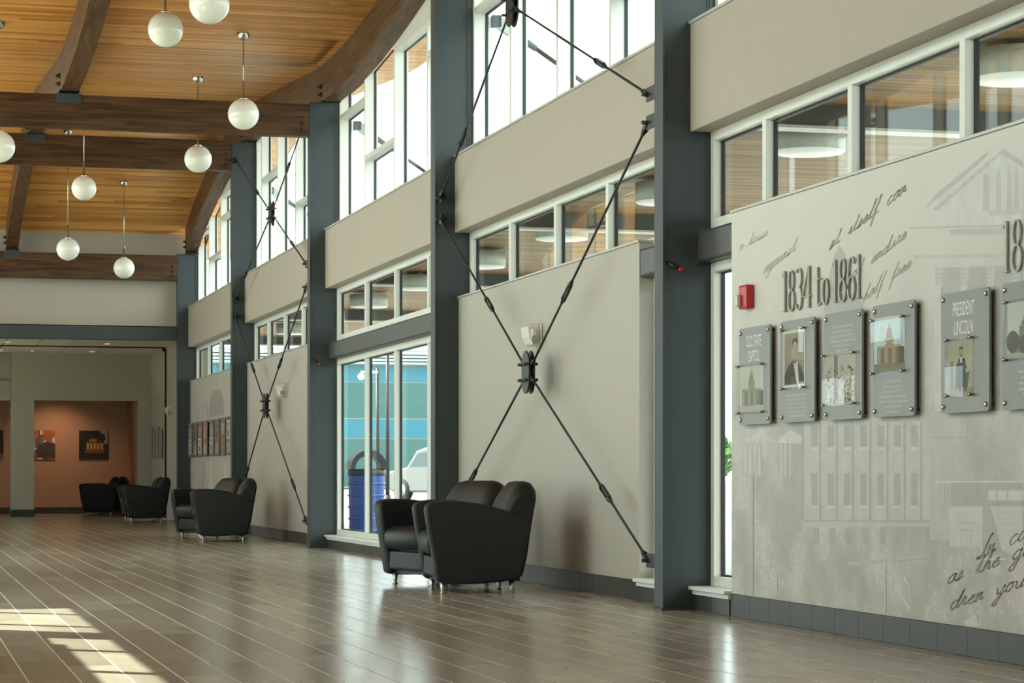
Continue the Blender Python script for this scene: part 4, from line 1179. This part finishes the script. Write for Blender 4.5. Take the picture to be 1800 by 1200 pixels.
def pic_portrait():
    return [P_(rect(0,0,1,1), (222,218,204)), P_(rect(.05,.05,.95,.95), (150,140,118)), P_([(.05,.05),(.95,.05),(.95,.20),(.80,.36),(.60,.46),(.42,.46),(.22,.38),(.05,.22)], (62,58,50)),
            P_([(.46,.46),(.66,.46),(.72,.05),(.62,.05)], (216,210,192)), P_([(.42,.46),(.54,.50),(.66,.46),(.54,.41)], (46,42,38)), P_(rect(.46,.44,.62,.58), (148,128,104)),
            P_(oval(.53,.66,.13,.17), (176,156,128)), P_([(.40,.69),(.39,.79),(.45,.85),(.58,.865),(.66,.81),(.67,.70),(.635,.77),(.55,.80),(.45,.775)], (48,42,36)), P_(rect(.45,.68,.50,.69), (60,50,44)), P_(rect(.57,.68,.62,.69), (60,50,44)),
            P_([(.52,.67),(.55,.61),(.51,.61)], (140,118,94)), P_(rect(.49,.565,.58,.575), (110,80,66))]
def pic_crowd():
    q = [P_(rect(0,0,1,1), (206,202,186)), P_(rect(0,.55,1,1), (190,186,170)), P_(rect(.30,.0,.42,1), (120,112,96))]
    for k in range(170):
        x, y = rnd.random()*.96, rnd.random()**1.3*.75; s = rnd.uniform(.015,.035); c = rnd.choice([(96,88,74),(228,224,210),(150,142,124),(70,64,54)])
        q.append(P_(rect(x,y,x+s,y+s*1.5), c))
    return q
def pic_seated():
    return [P_(rect(0,0,1,1), (172,168,140)), P_(rect(0,0,1,.12), (140,132,104)), P_(rect(.06,.12,.20,.62), (120,108,84)), P_([(.30,.12),(.78,.12),(.86,.40),(.72,.52),(.66,.66),(.44,.66),(.30,.52)], (44,40,34)),
            P_(rect(.48,.58,.56,.70), (220,214,196)), P_(oval(.52,.77,.085,.09), (170,150,118)), P_([(.43,.78),(.45,.87),(.58,.88),(.61,.78),(.56,.83),(.48,.83)], (40,36,30)), P_([(.45,.74),(.52,.66),(.59,.74),(.52,.71)], (44,38,32)),
            P_(rect(.70,.40,.92,.46), (176,156,124)), P_(rect(.66,.05,.74,.30), (36,32,28)), P_(rect(.42,.05,.52,.30), (36,32,28)), P_(rect(.28,.10,.34,.50), (96,84,62))]
def pic_dome():
    q = [P_(rect(0,0,1,1), (196,200,192)), P_(rect(0,0,1,.10), (170,168,158)), P_(rect(.08,.10,1,.40), (128,124,112)), P_(rect(.30,.40,.92,.58), (146,142,130)), P_(rect(.36,.58,.86,.66), (118,116,106)),
         P_(oval(.61,.70,.21,.14), (132,130,120)), P_(rect(.57,.82,.65,.90), (110,108,100)), P_([(.60,.90),(.61,1.0),(.62,.90)], (100,98,90)), P_(oval(.14,.30,.16,.20), (92,92,82)), P_(oval(.40,.24,.12,.16), (100,100,88))]
    for k in range(7): q.append(P_(rect(.34+.08*k,.42,.37+.08*k,.56), (104,100,90)))
    return q
def pic_brown(k):
    c = [((196,190,170),(90,84,70)),((140,96,70),(70,50,40)),((214,206,188),(140,84,58)),((150,96,66),(196,140,100)),((196,188,170),(100,92,80)),((150,110,90),(80,64,54)),((120,84,50),(160,130,80)),((190,180,160),(110,80,64))][k]
    return [P_(rect(0,0,1,1), c[0]), P_(rect(.2,.1,.75,.85), c[1]), P_(oval(.5,.6,.16,.14), c[0])]

PW, PH, PT = 0.505, 0.565, 0.012
def plaque(y_left, z0, label, pic, pr, title=None, body=None, bz=None, x=XP, bs=0.022, group='grey plaques on the printed wall', simple=False, col='plaque'):
    e = empty('wall_plaque', (x, y_left-PW/2, z0), label, 'plaque', group)
    def ring(d):
        r = 0.022; out = []
        for cx, cy, a in ((PW-r, PH-r, 0), (r, PH-r, 90), (r, r, 180), (PW-r, r, 270)):
            for i in range(5):
                t = math.radians(a+22.5*i); out.append(on_wall(cx+r*math.cos(t), cy+r*math.sin(t), d, y_left, z0, x))
        return out
    MB().loft([ring(0.030), ring(0.030+PT)], smooth=False).build('board', col, e)
    dF = 0.030+PT
    for cu_, cv in ((.028, .03), (PW-.028, .03), (.028, PH-.03), (PW-.028, PH-.03)):
        p = on_wall(cu_, cv, 0, y_left, z0, x)
        MB().lathe([(0.0, 0.002), (0.008, 0.002), (0.008, -dF), (0.012, -dF), (0.012, -dF-0.006), (0.009, -dF-0.010), (0.0, -dF-0.011)], p, 10 if simple else 14, axis='x').build('standoff', 'chrome', e)
    a, b, c, d = [pr[0]*PW, pr[1]*PH, pr[2]*PW, pr[3]*PH]
    polys = [([(y_left-(a+p[0]*(c-a)), z0+b+p[1]*(d-b)) for p in pts], col_) for pts, col_ in pic]
    flat_print('photograph', polys, e, x-dF-0.001, step=0.00002)
    if not simple:
        o = 0.012
        g = MB(); g.box(x-dF-0.018, x-dF-0.014, y_left-(c+o), y_left-(a-o), z0+b-o, z0+d+o); g.build('acrylic_cover', 'acrylic', e)
        for cu_, cv in ((a-o+.014, b-o+.008), (c+o-.014, b-o+.008), (a-o+.014, d+o-.008), (c+o-.014, d+o-.008)):
            p = on_wall(cu_, cv, 0, y_left, z0, x)
            MB().lathe([(0.0, -dF), (0.006, -dF), (0.006, -dF-.018), (0.010, -dF-.018), (0.010, -dF-.025), (0.0, -dF-.026)], p, 12, axis='x').build('cover_pin', 'chrome', e)
    if title:
        for k, t in enumerate(title): text_mesh(t, 0.094, 0.50, e, (x-dF-0.0008, y_left-PW*0.48, z0+PH*(0.80-0.155*k)))
    if body: text_mesh(body, bs, 0.74, e, (x-dF-0.0008, y_left-PW*0.49, z0+bz*PH), space=1.15)
    return e
ZP = 1.137
T2 = 'As a lawyer 1836-1860, Lincoln was instrumental\nin moving the state capital of Illinois from Vandalia\nto Springfield in 1837. Lincoln was a regular in\nthe building where he tried cases in the Illinois\nSupreme Court, borrowed books from the state\nlibrary and kept his law practice nearby.'
T3 = '\u201cA house divided against itself cannot stand.\u201d\nThese immortal words were spoken by\nAbraham Lincoln in the historic Old State Capitol\nHall of Representatives when he began his campaign\nfor the U.S. Senate, in the run up to\npreceding the Civil War.'
T4 = 'In the heart of our city stands the\nOld State Capitol, a reconstruction of\nIllinois\u2019 statehouse from 1840 to 1876.\nIn 1966, the capitol was dismantled and faithfully\nre-created. The original exterior stone was reused\nand rebuilt, but the interiors were\ncompletely reconstructed.'
T6 = 'After the election of 1860,\nthe new, larger state\nIllinois capitol was begun\nand not finished for years\nafter the war.'
plaque(13.035, ZP, 'grey plaque headed OLD STATE CAPITOL beside the red alarm', pic_capitol(), (.02,.13,.80,.60), title=['OLD STATE', 'CAPITOL'])
plaque(12.372, ZP, 'grey plaque with a sepia bust portrait above small white text', pic_portrait(), (.10,.34,.74,.90), body=T2, bz=.255, bs=.020)
plaque(11.728, ZP, 'grey plaque with white text above an old crowd photograph', pic_crowd(), (.03,.15,.84,.60), body=T3, bz=.855)
plaque(11.085, ZP, 'grey plaque with a coloured photograph of a red-topped capitol', pic_capitol(True), (.04,.40,.78,.86), body=T4, bz=.30)
plaque(10.279, ZP, 'grey plaque with two-line white heading above a small seated portrait', pic_seated(), (.17,.15,.68,.60), title=['PRESIDENT', 'LINCOLN'])
plaque(9.642, ZP, 'grey plaque with a domed building, cut by the right picture edge', pic_dome(), (.10,.40,.86,.84), body=T6, bz=.28)
# fire alarm by the plaques
e = empty('fire_alarm', (XP, 12.96, 1.82), 'red fire alarm strobe on the printed wall', 'fire alarm')
box('body', 'red', (XP-0.055, XP-0.001, 12.885, 13.02, 1.815, 1.955), e, 0.012)
box('strobe_lens', 'lens', (XP-0.085, XP-0.05, 12.965, 13.025, 1.83, 1.90), e, 0.012)
text_mesh('F\nI\nR\nE', 0.028, 1.0, e, (XP-0.0562, 12.915, 1.915), space=0.85)

# far printed wall with its own plaques
mu2 = empty('printed_mural', (XP, 37.0, Z_B), 'far grey wall print behind the row of small brown plaques', 'mural')
MB().box(XP-0.003, XP-0.0002, 34.1, 39.76, Z_B+0.003, Z_P-0.002).build('paper', mat('far_mural_paper', srgb(176, 172, 160), 0.5, noise=0.10, nscale=2.2, stretch=(1, 1.5, .5)), mu2)
flat_print('printed_buildings', [([(35.6,1.98),(36.0,2.15),(36.9,2.15),(37.3,1.95),(37.3,1.75),(35.6,1.75)], srgb(150,146,136)[:3]), ([(37.6,2.0),(37.75,2.0),(37.5,1.72),(37.4,1.72)], srgb(150,146,136)[:3]),
             ([(34.5,.3),(34.9,.3),(34.9,1.05),(34.5,1.05)], srgb(158,154,144)[:3]), ([(36.9,.2),(37.2,.2),(37.2,1.05),(36.9,1.05)], srgb(194,190,178)[:3]), ([(38.0,.2),(38.1,.2),(38.1,1.05),(38.0,1.05)], srgb(150,146,136)[:3]),
             ([(35.3,.2),(35.6,.2),(35.6,1.0),(35.3,1.0)], srgb(194,190,178)[:3])], mu2, XP-0.0032, step=0.0001)['kind'] = 'stuff'
M['plaque_brown'] = mat('brown_grey_plaque', srgb(104, 96, 90), 0.4)
far_labels = ['first', 'second', 'third', 'fourth', 'fifth', 'sixth', 'seventh', 'eighth']
for k in range(8):
    prs = (.05,.10,.75,.52) if k % 2 == 0 else (.10,.42,.80,.92)
    plaque(39.70-0.645*k-(0.12 if k > 3 else 0), ZP, 'small brown-grey plaque on the far printed wall, %s from the end column' % far_labels[k], pic_brown(k), prs,
           title=None, body='xxxxxx xxxx xxx\nxxxx xxxxx xxxx\nxxxxx xxx xxxxx\nxxxx xxxx' if False else None, group='brown plaques on the far printed wall', simple=True, col='plaque_brown')
for k, pl in enumerate([o for o in COL.objects if o.get('group') == 'brown plaques on the far printed wall']):
    off = OFF[pl.name]; yl = off.y+PW/2
    zb = (0.60 if k % 2 == 0 else 0.08)*PH
    flat_print('text_lines', [([(yl-.07, ZP+zb+.03*i), (yl-.42, ZP+zb+.03*i), (yl-.42, ZP+zb+.03*i+.014), (yl-.07, ZP+zb+.03*i+.014)], srgb(190,186,176)[:3]) for i in range(5)], pl, XP-0.0432, step=0.00001)
# side wall of the far room: another print with plaques
mu3 = empty('printed_mural', (5.06, 46.8, 0.15), 'dim wall print with grey plaques on the far room side wall', 'mural')
MB().box(5.055, 5.0598, 45.6, 47.95, 0.15, 2.4).build('paper', mat('dim_mural_paper', srgb(166, 158, 142), 0.5, noise=0.08, nscale=2.0, stretch=(1, 1.5, .5)), mu3)
for k in range(4):
    y = 47.80-0.56*k
    MB().box(5.02, 5.04, y-0.44, y, 1.16, 1.78-0.06*(k % 2)).build('plaque_board', 'plaque', mu3)

# white strobe units on the braced panels
def strobe(y, z, label, x=XP, s=1.0):
    e = empty('wall_strobe', (x, y, z), label, 'alarm strobe', 'white wall strobes')
    box('back_plate', 'white_plastic', (x-0.02, x-0.001, y-0.11*s, y+0.11*s, z, z+0.17*s), e, 0.006)
    prof = [(x-0.02, z), (x-0.02, z+0.17*s), (x-0.07, z+0.17*s), (x-0.125, z+0.145*s), (x-0.11, z+0.06*s), (x-0.085, z)]
    MB().prism(prof, y-0.10*s, y+0.10*s, 'y').build('housing', 'white_plastic', e, bevel=0.012)
    box('lens', 'lens', (x-0.09, x-0.05, y-0.128*s, y-0.10*s, z+0.01, z+0.125*s), e, 0.008)
    MB().lathe([(0.022, 0), (0.028, 0), (0.028, -0.006), (0.022, -0.006)], (x-0.07, y-0.128*s, z+0.045*s), 18, axis='y').build('speaker_ring', 'brushed', e)
strobe(17.62, 1.845, 'white wall strobe unit above the near brace hub')
strobe(29.80, 1.84, 'white wall strobe unit beside the far brace hub')
strobe(44.30, 1.95, 'small white wall unit on the far room side wall', 5.06)
# little torch-shaped sensors on two columns
for i, lab in ((2, 'small black sensor with red tip on the nearest column'), (4, 'small black sensor with red tip on the column beyond the tall window')):
    yn = NEAR[i]+0.006; e = empty('column_sensor', (4.70, yn, 2.16), lab, 'sensor', 'red tipped column sensors')
    MB().tube((4.672, yn+0.004, 2.172), (4.735, yn-0.05, 2.128), 0.013, n=12).build('barrel', 'black', e)
    MB().tube((4.735, yn-0.05, 2.128), (4.752, yn-0.064, 2.117), 0.015, n=12).build('tip', 'red', e)
    MB().tube((4.672, yn+0.006, 2.172), (4.672, yn-0.012, 2.172), 0.009, n=8).build('mount', 'black', e)

# pictures in the alcove
def alcove_picture(x0, x1, polys, label):
    z0, z1 = 1.165, 1.785
    e = empty('framed_picture', ((x0+x1)/2, YA, z0), label, 'picture', 'unframed prints on the alcove wall')
    box('panel', 'black', (x0, x1, YA-0.03, YA-0.001, z0, z1), e)
    vs, fs, cs = [], [], []
    for k, (pts, c) in enumerate(polys):
        o = len(vs); vs += [(x0+p[0]*(x1-x0)-OFF[e.name].x, YA-0.0305-0.00004*k-OFF[e.name].y, z0+p[1]*(z1-z0)-OFF[e.name].z) for p in pts]
        fs.append(tuple(range(o, o+len(pts)))); cs.append(c)
    me = bpy.data.meshes.new('picture_print'); me.from_pydata(vs, [], fs)
    ca = me.color_attributes.new('Col', 'FLOAT_COLOR', 'CORNER'); i = 0
    for f, c in zip(fs, cs):
        for _ in f: ca.data[i].color = (c[0], c[1], c[2], 1); i += 1
    me.materials.append(M['print']); ob = bpy.data.objects.new('picture_print', me); COL.objects.link(ob); ob.parent = e; OFF[ob.name] = OFF[e.name]
house = [P_(rect(0,0,1,1), (34,32,28)), P_(rect(.75,.55,1,1), (150,146,146)), P_(oval(.78,.74,.14,.16), (40,36,30)), P_(rect(.24,.32,.88,.58), (118,84,46)), P_([(.26,.58),(.36,.74),(.72,.74),(.86,.58)], (60,52,44)),
         P_(rect(.0,.0,1,.16), (40,38,32)), P_(rect(.20,.22,.90,.32), (120,70,30)), P_(rect(.36,.60,.62,.72), (96,74,48))]
for k in range(5): house.append(P_(rect(.28+.12*k,.36,.33+.12*k,.55), (206,160,92)))
for k in range(3): house.append(P_(rect(.38+.09*k,.61,.42+.09*k,.70), (190,146,84)))
house.append(P_(rect(.965,.3,.975,.95), (90,90,86)))
abstract = [P_(rect(0,0,1,1), (150,96,64))]
for k in range(26):
    cx, cy = rnd.random(), rnd.random(); r1 = rnd.uniform(.06,.16); c = rnd.choice([(60,52,46),(206,190,170),(186,92,48),(92,88,84),(40,36,32),(170,150,120)])
    abstract.append(P_([(min(1,max(0,cx+r1*math.cos(t)*rnd.uniform(.5,1.2))), min(1,max(0,cy+r1*1.4*math.sin(t)*rnd.uniform(.5,1.2)))) for t in [6.283*i/7 for i in range(7)]], c))
abstract.append(P_([(.35,.05),(1,.05),(1,.55),(.7,.62),(.4,.5)], (66,60,56)))
alcove_picture(3.862, 4.470, house, 'square night picture of a lit house on the alcove wall')
alcove_picture(2.75, 3.355, abstract, 'square picture of tumbled orange and grey shapes beside the pier')
alcove_picture(1.70, 2.27, [P_(rect(0,0,1,1), (40,38,36)), P_(rect(.1,.3,.9,.6), (90,80,66)), P_(rect(0,0,1,.2), (120,112,96))], 'dark picture left of the pier, cut by the picture edge')

# ------------------------------------------------------------------ outside: paving, canopy, bin, car, building, trees
tag(box('ground_walk', 'walk', (5.14, 12.0, -10, 60, -0.20, -0.03)), 'pale concrete walk outside the right windows', 'pavement', kind='structure')
tag(box('ground_parking', 'asphalt', (12.0, 160, -40, 260, -0.22, -0.05)), 'grey parking area beyond the walk', 'pavement', kind='structure')
tag(box('ground_walk_far', 'asphalt', (5.14, 12.0, 60, 260, -0.22, -0.05)), 'grey parking area past the walk', 'pavement', kind='structure')
tag(box('ground_left', 'concrete', (-60, -1.14, -40, 100, -0.20, -0.03)), 'pale paving outside the left windows', 'pavement', kind='structure')

cn = empty('canopy_roof', (6.5, 20, 3.2), 'boarded wooden canopy roof outside the low windows', 'canopy', None, 'structure')
box('soffit', 'soffit_wood', (5.16, 7.75, 4.0, 39.8, 3.20, 3.235), cn)
box('roof_deck', 'roof', (5.16, 7.8, 3.95, 39.85, 3.235, 3.36), cn)
box('edge_fascia', 'steel_tube', (7.75, 7.80, 3.95, 39.85, 3.12, 3.36), cn)
for i in range(1, 7):
    yc = FAR[i]-CW/2
    cb = box('cross_rib', 'steel_tube', (5.16, 7.74, yc-0.06, yc+0.06, 3.06, 3.20), cn)
    box('rib_cap', 'trim', (5.16, 7.74, yc-0.085, yc+0.085, 3.042, 3.06), cb)
sun_shield = empty('canopy_roof', (-2.2, 22, 3.1), 'added slab out of view that keeps sun off the left windows', 'canopy', None, 'structure')  # invented slab outside the view, blocks sun at the left windows
box('shield_slab', 'roof', (-3.3, -1.16, 17.0, 30.0, 3.02, 3.2), sun_shield)
for k in range(9):
    y = 11.75+3.02*k
    lab = 'round drum lamp under the outdoor canopy, %s from the front' % ['first', 'second', 'third', 'fourth', 'fifth', 'sixth', 'seventh', 'eighth', 'ninth'][k]
    e = empty('drum_lamp', (5.95, y, 3.20), lab, 'lamp', 'drum lamps under the canopy')
    MB().lathe([(0.24, 3.015), (0.245, 3.015), (0.245, 3.165), (0.0, 3.165)], (5.95, y, 0), 40).build('shade', 'drum_side', e)
    MB().lathe([(0.0, 3.005), (0.235, 3.005), (0.24, 3.012), (0.24, 3.03)], (5.95, y, 0), 40).build('diffuser', 'lamp_on', e)
    MB().tube((5.95, y, 3.165), (5.95, y, 3.20), 0.06, n=16).build('mount', 'drum_side', e)
for i in range(2, 6):
    y = NEAR[i]-0.06
    e = empty('canopy_tie_rod', (5.12, y, 4.87), 'grey tie rod outside the clerestory of the %s' % BAYN[i-1], 'tie rod', 'canopy tie rods')
    a = Vector((5.20, y, 4.87)); b = Vector((7.55, y, 3.37)); d = (b-a).normalized()
    MB().tube(a+d*0.2, b, 0.021, n=10).build('rod', 'steel', e)
    MB().tube(a+d*0.16, a+d*0.42, 0.040, 0.028, n=10).build('sleeve', 'steel', e)
    MB().obox(a-d*0.02, a+d*0.15, 0.05, 0.11, up=(0, 0, 1)).build('clevis', 'drum_side', e, bevel=0.01)
    box('wall_plate', 'steel', (5.142, 5.22, y-0.05, y+0.05, 4.82, 4.92), e)

# blue litter bin with black domed lid
bx, by = 6.32, 31.9
e = empty('litter_bin', (bx, by, -0.03), 'blue outdoor litter bin with black domed lid seen through the tall window', 'bin')
MB().lathe([(0.0, 0.0), (0.225, 0.0), (0.235, 0.03), (0.25, 0.86), (0.255, 0.88), (0.0, 0.88)], (bx, by, -0.03), 32).build('body', 'bin_blue', e)
for k in range(5):
    MB().lathe([(0.240+0.003*k, 0.0), (0.252+0.003*k, 0.008), (0.252+0.003*k, 0.03), (0.240+0.003*k, 0.038)], (bx, by, 0.06+0.16*k), 32).build('band', 'bin_blue', e)
MB().lathe([(0.262, 0.86), (0.268, 0.87), (0.268, 0.93), (0.258, 0.95)], (bx, by, -0.03), 32).build('rim', 'bin_black', e)
# hood: a half-barrel arch open to both sides
m = MB(); rings = []
for yy in (-0.20, 0.20):
    for rr in (0.25, 0.20):
        pass
def archring(y, r):
    return [(bx+r*math.cos(math.pi*i/16), by+y, 0.91+1.02*r*math.sin(math.pi*i/16)) for i in range(17)]
prof_o = [(bx+0.258*math.cos(math.pi*i/16), 0.915+0.27*math.sin(math.pi*i/16)) for i in range(17)]
prof_i = [(bx+0.195*math.cos(math.pi*i/16), 0.915+0.19*math.sin(math.pi*i/16)) for i in range(16, -1, -1)]
MB().prism(prof_o+prof_i, by-0.20, by+0.20, 'y').build('lid_hood', 'bin_black', e)

# far two-storey glass building
FX, FY = 30.0, 140.0
e = empty('office_building', (FX, FY, 0), 'teal glass office building seen through the tall window', 'building')
box('body', 'bld_white', (16, 44, FY+0.3, FY+22, 0, 8.2), e)
for k in range(5):
    box('louvre', 'bld_white', (15.9, 44.1, FY-0.25, FY+0.3, 7.5+0.20*k, 7.64+0.20*k), e)
rows = [(6.45, 7.42, 'bld_blue'), (4.25, 6.40, 'bld_green'), (3.05, 4.19, 'bld_blue'), (0.1, 2.99, 'bld_green')]
pn = {}
for r_, (z0, z1, mm) in enumerate(rows):
    for i in range(14):
        x0 = 16+2.0*i
        if r_ not in pn:
            pn[r_] = MB().box(0.05, 1.95, -0.02, 0.0, 0, z1-z0).build('glass_panel', mm, e, local=True); o = pn[r_]
        else: o = share(pn[r_], e, 'glass_panel')
        o.location = (x0-FX, 0.28, z0)

# parked car seen through the tall window
def car(x, y, rz, label):
    e = empty('parked_car', (x, y, -0.05), label, 'car', rz=rz)
    body = [(-2.3,.45),(-2.32,.80),(-2.2,1.02),(-1.95,1.08),(-1.75,1.62),(-1.45,1.76),(.35,1.76),(.75,1.66),(1.25,1.12),(2.1,1.0),(2.3,.85),(2.32,.45),(1.9,.30),(-1.9,.30)]
    MB().prism([(p[0], p[1]) for p in body], -0.92, 0.92, 'y').build('body', 'car_paint', e, local=True, bevel=0.08, seg=3)
    for s in (-1, 1):
        for pts in ([(-1.62,1.14),(-.75,1.14),(-.75,1.62),(-1.42,1.62)], [(-.68,1.14),(.12,1.14),(.12,1.62),(-.68,1.62)], [(.19,1.14),(1.05,1.14),(.62,1.58),(.19,1.62)]):
            MB().prism(pts, s*0.925, s*0.915, 'y').build('side_window', 'car_glass', e, local=True)
    MB().add([(-2.0,-.78,1.12),(-2.0,.78,1.12),(-1.79,.7,1.6),(-1.79,-.7,1.6)], [(0,1,2,3)]).build('rear_window', 'car_glass', e, local=True)
    MB().add([(1.27,-.8,1.13),(1.27,.8,1.13),(.80,.72,1.65),(.80,-.72,1.65)], [(0,1,2,3)]).build('windscreen', 'car_glass', e, local=True)
    for wx in (-1.45, 1.45):
        for s in (-1, 1):
            MB().lathe([(0.0,-.11),(.36,-.11),(.38,-.06),(.38,.06),(.36,.11),(0,.11)], (wx, s*0.84, 0.38), 24, axis='y').build('wheel', 'tyre', e, local=True)
            MB().lathe([(0.0,-.12),(.2,-.12),(.22,-.10),(.22,.10),(.2,.12),(0,.12)], (wx, s*0.84, 0.38), 18, axis='y').build('hubcap', 'brushed', e, local=True)
    for s in (-1, 1):
        MB().box(-2.35, -2.26, s*0.62-.14, s*0.62+.14, 0.72, 1.02).build('tail_light', 'tail_red', e, local=True)
        MB().box(2.26, 2.34, s*0.62-.18, s*0.62+.18, 0.72, 0.92).build('headlight', 'lens', e, local=True)
    MB().box(-2.38, -2.25, -0.85, 0.85, 0.42, 0.62).build('bumper', 'steel', e, local=True, bevel=0.03)
    return e
car(17.6, 74.5, math.radians(118), 'silver parked car seen through the tall window')
car(36.0, 88.0, math.radians(95), 'silver parked car in the sliver of window beside the printed wall')

# lamp posts outside
def post(x, y, h, label, cam_dome):
    e = empty('lamp_post', (x, y, -0.05), label, 'lamp post', 'dark posts outside')
    MB().tube((x, y, -0.05), (x, y, h), 0.055, 0.045, n=12).build('pole', 'black', e)
    MB().tube((x, y, -0.05), (x, y, 0.3), 0.10, 0.08, n=12).build('base', 'black', e)
    if cam_dome:
        MB().obox((x-0.02, y-0.1, h-0.1), (x-0.45, y-0.1, h-0.1), 0.06, 0.06).build('arm', 'white_plastic', e)
        MB().sphere((x-0.45, y-0.1, h-0.22), 0.09, 14, 10).build('camera_dome', 'white_plastic', e)
    else:
        box('lamp_head', 'black', (x-0.5, x+0.1, y-0.12, y+0.12, h, h+0.1), e, 0.02)
post(11.98, 59.0, 3.55, 'dark post with a white camera dome outside the tall window', True)
post(12.55, 60.5, 4.4, 'taller plain dark lamp post outside the tall window', False)

# trees on the horizon, seen in the sliver of window
def tree(x, y, h, r, seed, label):
    e = empty('tree', (x, y, -0.05), label, 'tree', 'trees beyond the parking area')
    MB().tube((x, y, -0.05), (x, y, h*0.55), 0.14, 0.08, n=8).build('trunk', 'bark', e)
    rd = random.Random(seed); m = MB()
    for k in range(420):
        t = rd.uniform(0, 6.283); ph = rd.uniform(-1, 1); rr = r*(rd.uniform(.55, 1.0))
        c = Vector((x+rr*math.cos(t)*math.sqrt(1-ph*ph), y+rr*math.sin(t)*math.sqrt(1-ph*ph), h*0.62+ph*r*0.85))
        s = rd.uniform(.22, .4); a = Vector((rd.uniform(-1,1), rd.uniform(-1,1), rd.uniform(-1,1))).normalized(); b = a.orthogonal().normalized()
        q = a.cross(b)
        m.add([c+b*s, c+q*s*.6, c-b*s, c-q*s*.6+a*s*.3], [(0,1,2,3)])
    tag(m.build('foliage', 'leaf', e), kind='stuff')
for i, (x, y, h, r) in enumerate(((50, 140, 3.2, 1.5), (54, 141, 2.9, 1.4), (58, 139, 3.3, 1.6), (46, 141, 3.0, 1.4), (62.5, 142, 3.1, 1.5))):
    tree(x, y, h, r, 11+i, 'green tree on the horizon beyond the parking, %s of five' % ['second', 'third', 'fourth', 'first', 'fifth'][i])
